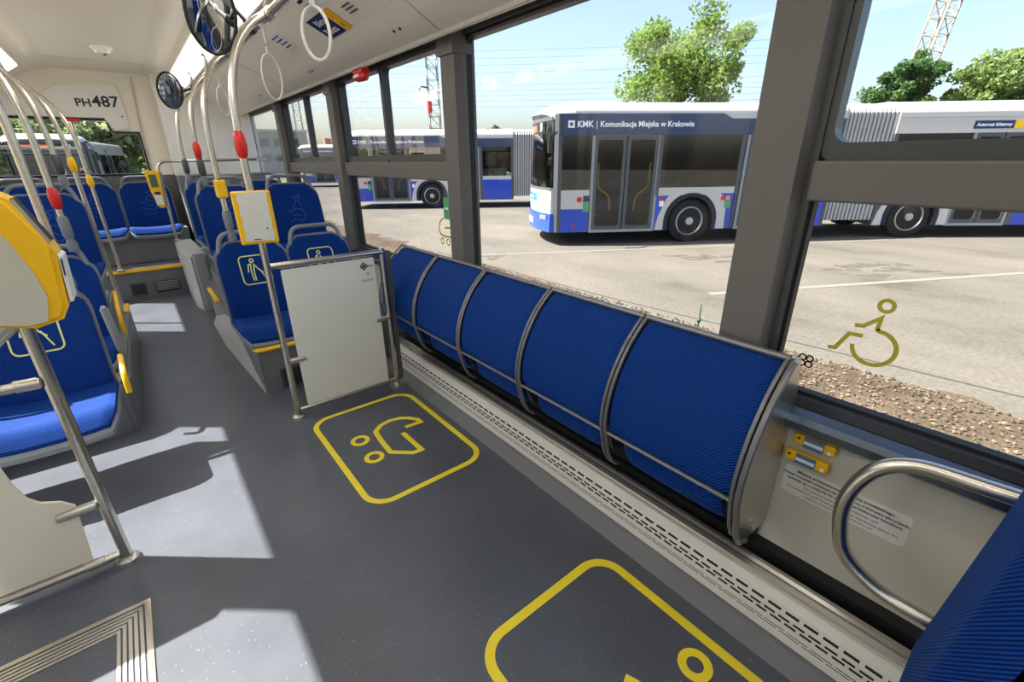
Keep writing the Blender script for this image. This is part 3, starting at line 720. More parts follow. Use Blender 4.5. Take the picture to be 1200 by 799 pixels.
PS['sym1'] = new_mesh('symbol_head', stroke(NB(), circ(-.012, .745, .011, 14), .007, fb, 0, .0012, True), 'sign_yellow')
PS['sym2'] = new_mesh('symbol_body', stroke(NB(), sub([(-.045, .675), (-.036, .722), (-.022, .725), (-.028, .675), (-.024, .62)]), .007, fb, 0, .0012), 'sign_yellow')
PS['sym3'] = new_mesh('symbol_leg', stroke(NB(), sub([(-.012, .62), (-.012, .675), (-.004, .72), (.02, .685), (.04, .665)]), .007, fb, 0, .0012), 'sign_yellow')
PS['sym4'] = new_mesh('symbol_cane', stroke(NB(), sub([(.022, .69), (.052, .62)]), .006, fb, 0, .0012), 'sign_yellow')
mo = NB()
for pl_ in ([(-.06, .56), (-.02, .585), (.03, .56), (.07, .60), (.05, .66), (.0, .665), (-.04, .64), (-.07, .66)], [(-.02, .67), (.02, .73), (.0, .755), (.05, .77), (.035, .71), (.06, .69)], [(-.05, .53), (.0, .52), (.06, .535)], [(-.03, .61), (.01, .62), (.03, .60)]):
    stroke(mo, sub(pl_, 2), .006, fb, 0, .0008)
PS['motif'] = new_mesh('motif', mo, 'motif')
def pseat(x, y, dz, label, symb=False, motif=False, base=True, wide=1., group='forward-facing passenger seats'):
    t = empty('passenger_seat', (x, y, dz), label=label, cat='seat', group=group); t.scale = (wide, 1, 1)
    L = [('backrest', 'backrest'), ('cushion', 'cushion'), ('back_shell', 'shell'), ('seat_pan', 'pan'), ('grab_handle', 'hoop')]
    if base: L.append(('pedestal', 'base'))
    for nm, k in L: obj(nm, PS[k], parent=t)
    if symb:
        sf = obj('symbol_frame', PS['sym0'], parent=t)
        for nm, k in (('symbol_head', 'sym1'), ('symbol_body', 'sym2'), ('symbol_leg', 'sym3'), ('symbol_cane', 'sym4')): obj(nm, PS[k], parent=sf)
    if motif: obj('motif', PS['motif'], parent=t)
    return t
pseat(.525, 3.12, 0, 'blue priority seat with yellow pictogram behind the pole with the notice board', symb=True)
pseat(.955, 3.12, 0, 'blue priority seat by the window, half hidden by the white partition', symb=True)
pseat(.585, 4.02, .31, 'blue aisle seat just behind the priority seats on the window side', motif=True)
pseat(1.065, 4.02, .31, 'blue window seat with pale emblem just behind the priority seats', motif=True)
pseat(.60, 5.02, .31, 'blue rear aisle seat beside the light grey box')
pseat(1.06, 5.02, .31, 'blue rear window seat next to the engine tower')
pseat(-.485, 2.57, -.035, 'blue priority seat in sunlight behind the near ticket validator', symb=True)
pseat(-.93, 2.57, -.035, 'outer blue seat by the door-side wall in the front row')
pseat(-.475, 3.36, -.02, 'second blue aisle seat on the door side, behind the priority seat')
ar = obj('armrest', tb([(-.25, 3.04, .665), (-.25, 3.06, .645), (-.25, 3.20, .37), (-.25, 3.21, .35)], [.010, .019, .019, .010], 10), 'box_grey', [o for o in COL.objects if o.get('label', '').startswith('second blue aisle seat on the door')][0], True)
ar.matrix_parent_inverse = Matrix.Translation((.475, -3.36, .02))
pseat(-.93, 3.36, -.02, 'outer blue seat by the door-side wall in the second row')
pseat(-.475, 4.20, .29, 'raised blue aisle seat with pale emblem on the door side', motif=True)
pseat(-.93, 4.20, .29, 'raised outer blue seat by the door-side wall in the third row')
for i, (x, lb) in enumerate(((.14, 'blue back row seat at the end of the aisle, right of the pair'), (-.35, 'blue back row seat left of the aisle end'), (-.84, 'blue back row seat in the rear door-side corner'))):
    pseat(x, 6.66, .275, lb, motif=(i < 2), base=False, wide=1.12, group='back row seats')

# ================================================================== HANDRAILS AND POLES
def collar(bm, c, ax, r=.023, h=.05): return cyl(bm, c, ax, r, h, 12)
RRX, RRZ, LRX, LRZ = .66, 1.945, -.50, 1.955
def rail(x, z, y0, y1, side):
    t = empty('overhead_handrail', (0, 0, 0), label='long steel handrail under the ceiling on the %s side' % side, cat='handrail')
    obj('tube', tb([(x, y0, z), (x, y1, z)], .017, 12), 'steel', t, True)
    s = 1 if x > 0 else -1
    for y in np.arange(y0+.4, y1, .95):
        br = obj('bracket', tb([(x, y, z), (x+s*.03, y, z+.16)], .012, 8), 'steel', t, True)
        obj('bracket_foot', bx(x+s*.03-.03, x+s*.03+.03, y-.04, y+.04, z+.135, z+.175, bev=.006), 'dark_metal', br)
    return t
rail(RRX, RRZ, -2.6, 5.75, 'window'); rail(LRX, LRZ, -2.6, 6.3, 'door')
def pole(x, y, zb, rx, rz, label, button=None, zbtn=0, socket=True, foot=False, zbend=1.52, r=.0165, dark=False):
    t = empty('grab_pole', (x, y, zb), label=label, cat='pole', group='grab poles along the aisle'); t.location = (0, 0, 0)
    d = rx-x
    pts = [Vector((x, y, zb)), Vector((x, y, zbend-.1))]
    P0, P1, P2, P3 = Vector((x, y, zbend-.1)), Vector((x, y, zbend+.22)), Vector((x+d*.35, y, rz-.06)), Vector((rx, y, rz))
    for k in range(1, 13):
        u = k/12; pts.append(P0*(1-u)**3+P1*3*u*(1-u)**2+P2*3*u*u*(1-u)+P3*u**3)
    obj('tube', tb(pts, r, 12), 'steel', t, True)
    obj('rail_clamp', collar(NB(), (rx, y, rz), (0, 1, 0), .025, .07), 'alu', t, True)
    if socket:
        s_ = obj('socket', tb([(x, y, zb-.02), (x, y, zb), (x, y, zb+.085), (x, y, zb+.105)], [.018, .025, .025, .019], 12), 'dark_metal' if dark else 'shell_grey', t, True)
        obj('socket_foot', tb([(x, y+.01, zb-.09), (x, y+.005, zb-.05), (x, y, zb-.015)], [.026, .026, .014], 10), 'shell_grey', s_, True)
    if foot:
        obj('floor_flange', tb([(x, y, zb), (x, y, zb+.012), (x, y, zb+.02)], [.036, .034, .022], 20), 'alu', t, True)
    if button:
        c = 'red' if button == 'red' else 'yellow'
        b = NB()
        tube(b, [(x, y-.004, zbtn-.055), (x, y-.006, zbtn-.045), (x, y-.008, zbtn), (x, y-.006, zbtn+.045), (x, y-.004, zbtn+.055)], [.014, .0215, .027, .0215, .014], 14)
        bt = obj('stop_button', b, c, t, True, label='%s stop button' % button)
    return t
pole(.44, 2.485, 0, RRX, RRZ, 'steel floor pole carrying the yellow-edged notice board and a red button', 'red', 1.42, False, True)
pole(.445, 3.43, .96, RRX, RRZ, 'steel pole rising from the priority seat, with a yellow clip')
pole(.47, 4.33, 1.27, RRX, RRZ, 'steel pole with red button above the second aisle seat on the window side', 'red', 1.43, dark=True)
pole(.46, 5.33, 1.27, RRX, RRZ, 'plain steel pole above the rear aisle seat on the window side', dark=True)
pole(-.33, 1.85, 0, LRX, LRZ, 'steel floor pole by the door holding the large yellow validator', None, 0, False, True, r=.0175)
pole(-.315, 2.80, .92, LRX, LRZ, 'steel pole rising from the door-side priority seat behind the validator')
pole(-.33, 3.62, .97, LRX, LRZ, 'steel pole with red button above the second aisle seat on the door side', 'red', 1.17)
pole(-.33, 4.45, 1.30, LRX, LRZ, 'steel pole with dark socket above the raised seat on the door side', dark=True)
pole(-.30, 5.20, 0, LRX, LRZ, 'steel floor pole with yellow button next to the rearmost pole on the door side', 'yellow', 1.34, False, True)
pole(-.265, 6.08, .32, LRX, LRZ, 'rearmost steel pole with yellow button standing on the step', 'yellow', 1.19, False, True)
# clip on the second pole
tc_ = empty('ticket_clip', (0, 0, 0), label='small yellow clip on the pole above the aisle priority seat', cat='holder')
obj('clip_body', bx(.415, .475, 3.38, 3.455, 1.14, 1.25, bev=.012), 'yellow', tc_)
obj('clip_slot', cyl(NB(), (.445, 3.40, 1.251), (0, 0, 1), .015, .006, 14), 'black', tc_)
# notice board
nb = empty('notice_board', (0, 0, 0), label='grey blank notice board with yellow edges on the aisle pole', cat='board')
obj('frame', bx(.35, .512, 2.435, 2.462, .985, 1.225, bev=.008), 'yellow', nb)
obj('sheet', pm([(.366, 1.0), (.492, 1.0), (.496, 1.03), (.490, 1.06), (.495, 1.09), (.489, 1.12), (.494, 1.15), (.490, 1.18), (.494, 1.219), (.372, 1.219), (.366, 1.19), (.374, 1.16), (.367, 1.13), (.374, 1.10), (.367, 1.07), (.373, 1.04)], XZ, 2.4325, 2.436), 'paper', nb)
obj('screw', cyl(NB(), (.468, 2.431, 1.055), (0, 1, 0), .004, .004, 8), 'black', nb)
obj('slot', bx(.405, .435, 2.431, 2.434, 1.006, 1.010), 'black', nb)
# partition with white panel between pole and window
pp = empty('partition_panel', (0, 0, 0), label='white partition panel in a steel tube frame beside the folding seats', cat='partition')
obj('panel', pm(rrect(.498, .988, .058, .838, .006, 2), XZ, 2.480, 2.490), 'white_panel', pp)
obj('top_rail', tb([(.455, 2.485, .862), (1.045, 2.485, .862)], .0165, 12), 'steel', pp, True)
obj('post', tb([(1.043, 2.485, 0), (1.043, 2.485, .885)], .0150, 12), 'steel', pp, True)
obj('post_flange', tb([(1.043, 2.485, 0), (1.043, 2.485, .012)], .045, 18), 'alu', pp, True)
obj('bottom_rail', tb([(.455, 2.485, .045), (1.03, 2.485, .045)], .012, 10), 'steel', pp, True)
obj('clamp', bx(.452, .535, 2.468, 2.502, .332, .356, bev=.008), 'alu', pp)
obj('clamp', bx(.955, 1.04, 2.468, 2.502, .452, .476, bev=.008), 'alu', pp)
obj('back_plate', bx(1.03, 1.10, 2.505, 2.51, .03, .86), 'pillar_grey', pp)
lg = obj('logo', stroke(NB(), [(.905, .795), (.925, .815), (.945, .795), (.925, .775), (.905, .795)], .006, XZ, 2.4788, 2.480), 'ink_black', pp)
obj('logo_core', bx(.917, .933, 2.4788, 2.480, .787, .803), 'ink_black', lg)
for z, l, x in ((.792, .035, .952), (.775, .03, .955), (.752, .03, .935), (.738, .026, .935), (.715, .045, .928)):
    text('logo_text', 'MPK' if z > .76 else ('SA' if z > .73 else 'Krakow'), .02, (x+.01, 2.4798, z), (1, 0, 0), (0, 0, 1), 'ink_black', lg, lift=.0012) if z in (.792, .752, .715) else None
# near-left partition: low screen with steel frame
sc = empty('door_screen', (0, 0, 0), label='low cream screen with cut-out corner beside the near floor pole', cat='partition')
scp = [(-1.0, .055), (-.415, .055), (-.398, .285), (-.425, .315), (-.468, .335), (-.49, .365), (-.505, .43), (-.52, .60), (-.56, .72), (-.66, .80), (-1.0, .80)]
obj('panel', pm(scp, XZ, 1.853, 1.865), 'screen_cream', sc)
obj('bottom_rail', tb([(-1.15, 1.85, .036), (-.345, 1.85, .036)], .014, 10), 'steel', sc, True)
obj('rail_coupling', tb([(-.44, 1.85, .036), (-.385, 1.85, .036)], .017, 12), 'alu', sc, True)
obj('clamp', bx(-.452, -.345, 1.832, 1.868, .252, .278, bev=.008), 'alu', sc)
obj('mid_rail', tb([(-1.15, 1.85, .742), (-.35, 1.85, .735)], .0155, 12), 'steel', sc, True)
obj('rail_coupling', tb([(-.405, 1.85, .7365), (-.355, 1.85, .735)], .019, 12), 'alu', sc, True)
obj('brace', tb([(-.33, 1.85, .945), (-.62, 1.85, .70)], .02, 12, flat=.7), 'alu', sc, True)
obj('outer_post', tb([(-1.13, 1.85, 0), (-1.13, 1.85, .95)], .016, 12), 'steel', sc, True)
# near validator
va = empty('ticket_validator', (0, 0, 0), label='large yellow and cream ticket validator on the near floor pole', cat='ticket validator')
vp = [(-.43, .985), (-.37, .945), (-.29, .925), (-.232, .94), (-.212, .975), (-.197, 1.12), (-.205, 1.145), (-.247, 1.265), (-.275, 1.285), (-.43, 1.285)]
b = pm(vp, XZ, 1.735, 1.875)
bmesh.ops.bevel(b, geom=[e for e in b.edges if abs(e.verts[0].co.y-e.verts[1].co.y) < 1e-5], offset=.012, segments=3, affect='EDGES')
body = obj('body', b, 'yellow', va)
obj('side_cover', pm([(-.425, 1.0), (-.37, .957), (-.30, .940), (-.262, .945), (-.245, 1.01), (-.252, 1.08), (-.275, 1.165), (-.31, 1.235), (-.355, 1.27), (-.425, 1.27)], XZ, 1.726, 1.737), 'panel_grey', body)
obj('top_slot', pm([(-.213, 1.15), (-.252, 1.262), (-.242, 1.268), (-.200, 1.152)], XZ, 1.77, 1.84), 'slot_dark', body)
obj('slot_edge', pm([(-.212, 1.15), (-.250, 1.262), (-.240, 1.266), (-.200, 1.152)], XZ, 1.755, 1.770), 'alu', body)
rd = obj('card_reader', pm([(-.207, .985), (-.197, 1.115), (-.189, 1.11), (-.199, .985)], XZ, 1.75, 1.86), 'offwhite', body)
obj('display', pm([(-.1975, 1.06), (-.193, 1.105), (-.190, 1.105), (-.1945, 1.06)], XZ, 1.745, 1.84), 'navy_sign', rd)
obj('speaker_holes', bx(-.345, -.34, 1.7255, 1.7265, 1.06, 1.065), 'black', body)
# far validator and its rail
hr = empty('tower_handrail', (0, 0, 0), label='bent steel handrail in front of the engine tower', cat='handrail')
obj('tube', tb(fillet([(1.28, 6.28, 1.375), (.295, 6.28, 1.36), (.285, 6.28, .55)], .09, 7), .0155, 10), 'steel', hr, True)
obj('wall_flange', bx(1.24, 1.35, 6.255, 6.305, 1.355, 1.395, bev=.006), 'alu', hr)
obj('foot', tb([(.285, 6.28, .545), (.285, 6.28, .56)], .035, 14), 'alu', hr, True)
v2 = empty('ticket_validator', (0, 0, 0), label='small yellow ticket validator with display by the rear aisle', cat='ticket validator')
b = pm([(.165, 1.27), (.285, 1.272), (.30, 1.25), (.275, .925), (.25, .90), (.205, .91), (.175, 1.08)], XZ, 6.16, 6.26)
bmesh.ops.bevel(b, geom=list(b.edges), offset=.008, segments=2, affect='EDGES')
vb = obj('body', b, 'yellow', v2)
obj('side_shell', pm([(.287, 1.27), (.312, 1.25), (.285, .92), (.262, .905)], XZ, 6.155, 6.265), 'shell_grey', vb)
obj('display', bx(.192, .252, 6.152, 6.163, 1.115, 1.235, bev=.003), 'lcd', vb)
obj('reader_pad', bx(.195, .255, 6.152, 6.163, .935, 1.035, bev=.003), 'offwhite', vb)
obj('reader_screen', bx(.20, .25, 6.150, 6.153, 1.04, 1.065), 'navy_sign', vb)
# rear window grab rail
gr = empty('rear_window_rail', (0, 0, 0), label='steel grab rail across the rear window', cat='handrail')
obj('tube', tb([(-1.15, 6.9, 1.505), (-.28, 6.9, 1.495)], .016, 10), 'steel', gr, True)
obj('rail_flange', tb([(-.29, 6.9, 1.495), (-.29, 6.99, 1.76)], .012, 8), 'steel', gr, True)
obj('lower_tube', tb([(-1.15, 6.9, 1.445), (-.28, 6.9, 1.438)], .010, 8), 'frame_dark', gr, True)
# mirrors
def mirror(c, nrm, rx_, ry_, arm, label):
    t = empty('round_mirror', (0, 0, 0), label=label, cat='mirror', group='round mirrors under the ceiling')
    n = Vector(nrm).normalized(); up_ = Vector((0, 0, 1)); s = n.cross(up_).normalized(); u_ = s.cross(n); c = Vector(c)
    def dome(bm, off, ra, rb, bulge, rings=8, seg=32):
        cv = bm.verts.new(c+n*(off+bulge)); prev = None
        for i in range(1, rings+1):
            rr = i/rings; ring = [bm.verts.new(c+n*(off+bulge*(1-rr*rr))+s*(ra*rr*math.cos(2*math.pi*k/seg))+u_*(rb*rr*math.sin(2*math.pi*k/seg))) for k in range(seg)]
            for k in range(seg):
                if prev is None: bm.faces.new((cv, ring[k], ring[(k+1) % seg]))
                else: bm.faces.new((prev[k], ring[k], ring[(k+1) % seg], prev[(k+1) % seg]))
            prev = ring
        return bm
    obj('glass', dome(NB(), .012, rx_, ry_, .012), 'mirror', t, True)
    ring = [c+n*.012+s*(rx_*math.cos(2*math.pi*k/36))+u_*(ry_*math.sin(2*math.pi*k/36)) for k in range(37)]
    obj('rim', tb(ring, .009, 8, cap=False), 'black', t, True)
    obj('back_shell', dome(NB(), .008, rx_, ry_, -.035), 'black', t, True)
    obj('arm', tb([c-n*.02]+[Vector(a) for a in arm], .013, 10), 'black', t, True)
    obj('clamp', collar(NB(), arm[-1], (0, 1, 0), .026, .05), 'black', t, True)
mirror((.50, 2.86, 2.00), (.15, -1, -.30), .105, .165, [(.60, 2.88, 2.05), (.655, 2.80, 1.95)], 'larger round mirror under the ceiling at the picture top')
mirror((.475, 5.18, 1.915), (.05, -1, -.30), .085, .135, [(.56, 5.22, 1.92), (.655, 5.20, 1.945)], 'smaller round mirror on the far end of the ceiling handrail')
# hanging straps (loops of white cable)
def strap(x, y, ztop, zc, rx_, rz_, label, tw=0., r=.006):
    t = empty('hanging_strap', (0, 0, 0), label=label, cat='strap', group='white hanging straps')
    pts = [(x, y, ztop), (x, y, zc+rz_+.04)]
    lp = [(x+rx_*math.sin(a)*math.cos(tw)*(1.0 if a else 1), y+rx_*math.sin(a)*math.sin(tw), zc+rz_*math.cos(a)) for a in np.linspace(.12, 2*math.pi-.12, 28)]
    obj('loop', tb([(x, y, zc+rz_+.03)]+lp+[(x, y, zc+rz_+.03)], r, 8), 'offwhite', t, True)
    obj('hanger', tb(pts, r*1.5, 8), 'offwhite', t, True)
    obj('rail_loop', collar(NB(), (x, y, ztop), (0, 1, 0), .024, .03), 'offwhite', t, True)
strap(RRX, 2.62, RRZ, 1.72, .055, .095, 'thin white strap loop hanging beside the notice-board pole', .5, .0035)
strap(RRX+.02, 1.98, RRZ, 1.785, .048, .085, 'thick white strap loop hanging near the ticket sticker', -.5, .0065)
strap(RRX, 4.0, RRZ, 1.74, .05, .09, 'small white strap loop further back near the second pole', .7, .003)
# stickers on the slanted lining
def on_slope(x, y): # point on lining between (1.05,1.955) and (.80,2.075) extended
    z = 1.955+(1.05-x)*(.12/.25) if x < 1.05 else 1.955-(x-1.05)*(.09/.165)
    return Vector((x, y, z))
nS = Vector((-.12, 0, -.25)).normalized(); dS = Vector((-.25, 0, .12)).normalized()
def sheet(name, c, w_, h_, m_, parent, lift=.002):
    c = c+nS*lift; b = NB(); q = [(-w_/2, -h_/2), (w_/2, -h_/2), (w_/2, h_/2), (-w_/2, h_/2)]
    prism(b, q, lambda a, bb, d: c+Vector((0, -1, 0))*a+dS*bb+nS*d, 0, .0012); return obj(name, b, m_, parent)
ts = empty('ticket_sign', (0, 0, 0), label='blue and yellow ticket sign on the slanted ceiling lining', cat='sign')
c = on_slope(.985, 2.66)
sheet('blue_field', c-dS*-.0+Vector((0, .05, 0)), .225, .135, 'navy_sign', ts)
sheet('yellow_field', c+Vector((0, -.105, 0)), .085, .135, 'yellow', ts)
text('lettering', 'Bilety', .052, c+Vector((0, .05, 0))+nS*.0036+dS*.03, (0, -1, 0), dS, 'white', ts, bold=.001)
text('lettering', 'Tickets', .052, c+Vector((0, .05, 0))+nS*.0036-dS*.03, (0, -1, 0), dS, 'white', ts, bold=.001)
for dd in (.03, -.03):
    text('lettering', 'i' if dd > 0 else 'e', .05, c+Vector((0, -.105, 0))+nS*.0036+dS*dd, (0, -1, 0), dS, 'ink', ts)
ns = empty('notice_sign', (0, 0, 0), label='white notice with black bars on the ceiling lining at the picture top', cat='sign')
c = on_slope(.83, 2.56)
sheet('sheet', c, .24, .17, 'offwhite', ns)
for i, (a, b_, w_) in enumerate(((-.07, .055, .07), (.03, .055, .09), (-.06, .02, .09), (.05, .018, .06), (-.07, -.02, .06), (.03, -.02, .09), (-.03, -.055, .12))):
    sheet('print_bar', c+Vector((0, -a, 0))+dS*b_, w_, .016, 'ink_black', ns, .0036)
n2 = empty('notice_sign', (0, 0, 0), label='small white text notice on the ceiling lining near the thin strap', cat='sign')
c = on_slope(.93, 3.32)
sheet('sheet', c, .17, .12, 'white', n2)
for i in range(4): sheet('print_line', c+dS*(.04-i*.026), .13-.02*(i % 2), .007, 'ink', n2, .0036)
n3 = empty('notice_sign', (0, 0, 0), label='tiny grey sign with lines beside the ticket sign', cat='sign')
c = on_slope(.985, 2.36)
for i in range(3): sheet('print_line', c+dS*(.03-i*.02), .09, .006, 'ink', n3, .002)
# lining screws in pairs
for yy in (1.55, 1.615, 1.93+.28, 2.27, 3.50, 3.56, 5.0, 5.07):
    obj('lining_screw', cyl(NB(), on_slope(1.14, yy)+nS*.002, nS, .007, .006, 10), 'dark_metal', ce)
# red emergency hammer box
hm = empty('emergency_hammer', (0, 0, 0), label='red emergency hammer holder under the window header', cat='hammer')
obj('holder', tb([(1.262, 2.92, 1.815), (1.262, 2.95, 1.818), (1.262, 3.05, 1.822), (1.262, 3.08, 1.818)], [.014, .028, .028, .014], 12), 'red', hm, True)
obj('holder_base', bx(1.235, 1.29, 2.93, 3.07, 1.835, 1.862, bev=.006), 'red', hm)
obj('window_label', bx(1.225, 1.235, 2.96, 3.04, 1.812, 1.826), 'offwhite', hm)
# smoke detector
sd = empty('smoke_detector', (0, 0, 0), label='white round smoke detector on the ceiling', cat='smoke detector')
obj('base', tb([(.11, 5.59, CEIL), (.11, 5.59, CEIL-.02)], .075, 24), 'offwhite', sd, True)
obj('dome', tb([(.11, 5.59, CEIL-.02), (.11, 5.59, CEIL-.045), (.11, 5.59, CEIL-.055)], [.06, .05, .03], 24), 'offwhite', sd, True)
obj('lens', cyl(NB(), (.12, 5.57, CEIL-.057), (0, 0, 1), .012, .008, 12), 'black', sd)
# ceiling joint near the rear
obj('trim_4', bx(-.42, .52, 6.28, 6.287, CEIL-.003, CEIL), 'panel_grey', kind=ST)

# ================================================================== OUTSIDE: BUSES
BW = 2.5
def side(bm, s0, s1, z0, z1, y0=-.012, y1=.03, bev=0): return box(bm, s0, s1, y0, y1, z0, z1, bev=bev)
roof_prof = [(0, 2.66), (0, 2.75), (.07, 2.86), (.22, 2.92), (.5, 2.955), (.9, 2.965), (1.25, 2.968), (1.6, 2.965), (2.0, 2.955), (2.28, 2.92), (2.43, 2.86), (2.5, 2.75), (2.5, 2.66)]
SX = lambda a, b, d: Vector((d, a, b))
def FB(y): return .26*max(0., math.sin(math.pi*min(max(y, 0), 2.5)/2.5))**.8
def front_sheet(y0, y1, z0, z1, s0, th, r=.0, lean=0.):
    def fn(u, v):
        z = z0+(z1-z0)*v; y = y0+(y1-y0)*u
        return Vector((s0-FB(y)+lean*v, y, z)), Vector((-1, 0, 0))
    return surf(NB(), fn, 14, 4, th)
def make_wheel(t, s):
    wl = obj('wheel', tb([(s, .02, .48), (s, .05, .48), (s, .27, .48), (s, .30, .48)], [.44, .48, .48, .44], 32), 'tyre', t, True)
    obj('rim', lathe(NB(), (s, 0, .48), (0, 1, 0), [(.325, .05), (.32, .005), (.30, -.005), (.275, .03), (.255, .13)]), 'rim', wl, True)
    obj('rim_disc', tb([(s, .13, .48), (s, .12, .48)], .252, 28), 'rim_dark', wl, True)
    obj('hub', tb([(s, .12, .48), (s, .05, .48), (s, -.01, .48), (s, -.02, .48)], [.12, .105, .085, .05], 20), 'rim', wl, True)
    for k in range(10):
        a = 2*math.pi*k/10; obj('wheel_nut', cyl(NB(), (s+.17*math.cos(a), .10, .48+.17*math.sin(a)), (0, 1, 0), .022, .06, 8), 'rim', wl)
    far = obj('wheel', tb([(s, 2.2, .48), (s, 2.47, .48)], .48, 24), 'tyre', t, True)
    return wl
def arch(t, s, z0):
    ring = circ(s, .48, .56, 18, 10, 170)
    obj('wheel_arch', pm([(s+.60, .30)]+circ(s, .48, .62, 18, 0, 180)+[(s-.60, .30), (s-.52, .30)]+circ(s, .48, .53, 18, 180, 0)+[(s+.52, .30)], lambda a, b, d: Vector((a, d, b)), -.02, .2), 'rubber', t)
    out = [(s+.84, .30), (s+.82, .75), (s+.72, 1.02), (s+.50, 1.2), (s-.40, 1.2), (s-.62, .98), (s-.77, .6), (s-.83, .30), (s-.64, .30)]+circ(s, .48, .64, 18, 186, -6)+[(s+.64, .30)]
    obj('arch_panel', pm(out, lambda a, b, d: Vector((a, d, b)), -.016, .02), 'bus_white', t)
def door_pair(t, s0, s1):
    obj('door_surround', ring_frame(NB(), [(s0-.06, .28), (s1+.06, .28), (s1+.06, 2.34), (s0-.06, 2.34)], [(s0, .34), (s1, .34), (s1, 2.28), (s0, 2.28)], lambda a, b, d: Vector((a, d, b)), -.006, .06), 'bus_grey', t)
    sm = (s0+s1)/2
    for a, b in ((s0, sm-.012), (sm+.012, s1)):
        lf = obj('door_leaf', ring_frame(NB(), rrect(a, b, .34, 2.28, .03, 3), rrect(a+.07, b-.07, .42, 2.20, .06, 3), lambda a, b, d: Vector((a, d, b)), -.004, .04), 'bus_frame', t)
        obj('pane', bx(a+.06, b-.06, .012, .02, .41, 2.21), 'door_glass', lf)
        c = 1 if a == s0 else -1; e = a+.12 if c > 0 else b-.12
        obj('grab_bar', tb(fillet([(e+c*.30, .07, .75), (e+c*.28, .07, 1.08), (e, .07, 1.22), (e, .07, 1.75)], .2), .022, 8), 'yellow', lf, True)
def stickers(t, s, z):
    obj('sticker', bx(s-.05, s+.05, -.018, -.012, z-.05, z+.05, bev=.02), 'red', t)
    st = obj('sticker', bx(s+.09, s+.23, -.018, -.012, z-.05, z+.08), 'frame_dark', t)
    obj('sticker', bx(s+.09, s+.22, -.018, -.012, z-.26, z-.06), 'sticker_green', t)
def city_bus(label, bend, loc, rz, number='279', group='parked city buses'):
    t = empty('city_bus', loc, rz, label=label, cat='bus', group=group)
    LF = 6.35
    rf = obj('roof', pm(roof_prof, SX, .30, LF), 'bus_white', t, True)
    # sloping roof dome over the windscreen
    dm = NB(); secs = []
    for s_, sc_, dz in ((.30, 1, 0), (.10, .985, -.03), (-.06, .96, -.11), (-.15, .93, -.22)):
        secs.append([dm.verts.new((s_-(.30-s_)/.45*FB(a), 1.25+(a-1.25)*sc_, max(2.60, b+dz*(1 if b > 2.8 else .4)))) for a, b in roof_prof])
    for A, B in zip(secs[:-1], secs[1:]):
        for i in range(len(A)-1): dm.faces.new((A[i], A[i+1], B[i+1], B[i]))
    dm.faces.new(secs[-1]); dm.faces.new(secs[0][::-1])
    obj('roof_dome', dm, 'bus_white', t, True)
    obj('chassis', bx(.02, LF, .10, 2.44, .30, .40), 'frame_dark', t)
    obj('cabin_ceiling', bx(.1, LF, .06, 2.44, 2.60, 2.66), 'bus_white', t)
    # far side wall
    fs = obj('far_wall', bx(0, LF, 2.46, 2.5, .30, 1.15), 'bus_blue', t)
    obj('far_band', bx(0, LF, 2.46, 2.5, 2.30, 2.66), 'bus_navy', t)
    for s_ in (0., 1.6, 3.2, 4.8, 6.2): obj('far_post', bx(s_, s_+.12, 2.46, 2.5, 1.15, 2.3), 'bus_frame', t)
    obj('far_pane', bx(0, LF, 2.475, 2.48, 1.15, 2.3), 'bus_glass', t)
    # near side
    bd = obj('upper_band', bx(.0, LF, -.012, .03, 2.285, 2.70), 'bus_navy', t)
    obj('band_notch', pm([(3.5, 2.70), (3.72, 2.60), (LF, 2.60), (LF, 2.70)], lambda a, b, d: Vector((a, d, b)), -.018, -.011), 'bus_white', t)
    lo = obj('logo', ring_frame(NB(), [(.14, 2.43), (.28, 2.43), (.28, 2.57), (.14, 2.57)], [(.18, 2.47), (.24, 2.47), (.24, 2.53), (.18, 2.53)], lambda a, b, d: Vector((a, d, b)), -.016, -.012), 'white', bd)
    text('lettering', 'KMK', .165, (.33, -.0125, 2.495), (1, 0, 0), (0, 0, 1), 'white', bd, align='LEFT', bold=.004, lift=.003)
    text('lettering', '|', .165, (.73, -.0125, 2.495), (1, 0, 0), (0, 0, 1), 'white', bd, align='LEFT', lift=.003)
    text('lettering', 'Komunikacja Miejska w Krakowie', .150, (.82, -.0125, 2.495), (1, 0, 0), (0, 0, 1), 'white', bd, align='LEFT', bold=.004, lift=.003)
    obj('corner_post', pm([(-.13, .05), (-.05, -.012), (.03, -.012), (.03, .06), (-.10, .10)], lambda a, b, d: Vector((a, b, d)), .30, 2.70), 'bus_frame', t)
    obj('side_pane', bx(.03, .66, .002, .012, 1.20, 2.29), 'bus_glass', t)
    obj('white_panel', bx(.03, .66, -.012, .03, .80, 1.20), 'bus_white', t)
    obj('blue_panel', bx(.03, .66, -.012, .03, .30, .80), 'bus_blue', t)
    stickers(t, .44, 1.0)
    obj('reflector', bx(.28, .36, -.02, -.012, .42, .46), 'red', t)
    door_pair(t, .74, 2.14)
    make_wheel(t, 3.05)
    obj('blue_panel', bx(2.20, 2.46, -.010, .03, .30, 1.05), 'bus_blue', t)
    obj('white_panel', bx(2.20, 4.08, -.008, .03, 1.05, 1.22), 'bus_white', t)
    obj('blue_panel', bx(3.64, 4.06, -.010, .03, .30, 1.08), 'bus_blue', t)
    arch(t, 3.05, 0)
    obj('sticker', bx(2.28, 2.38, -.018, -.008, .95, 1.0), 'red', t); obj('sticker', bx(2.28, 2.38, -.018, -.008, .82, .94), 'white', t)
    obj('sticker', bx(3.72, 3.82, -.018, -.008, .93, 1.02), 'red', t); obj('sticker', bx(3.84, 3.94, -.018, -.008, .93, 1.02), 'poster_skin', t)
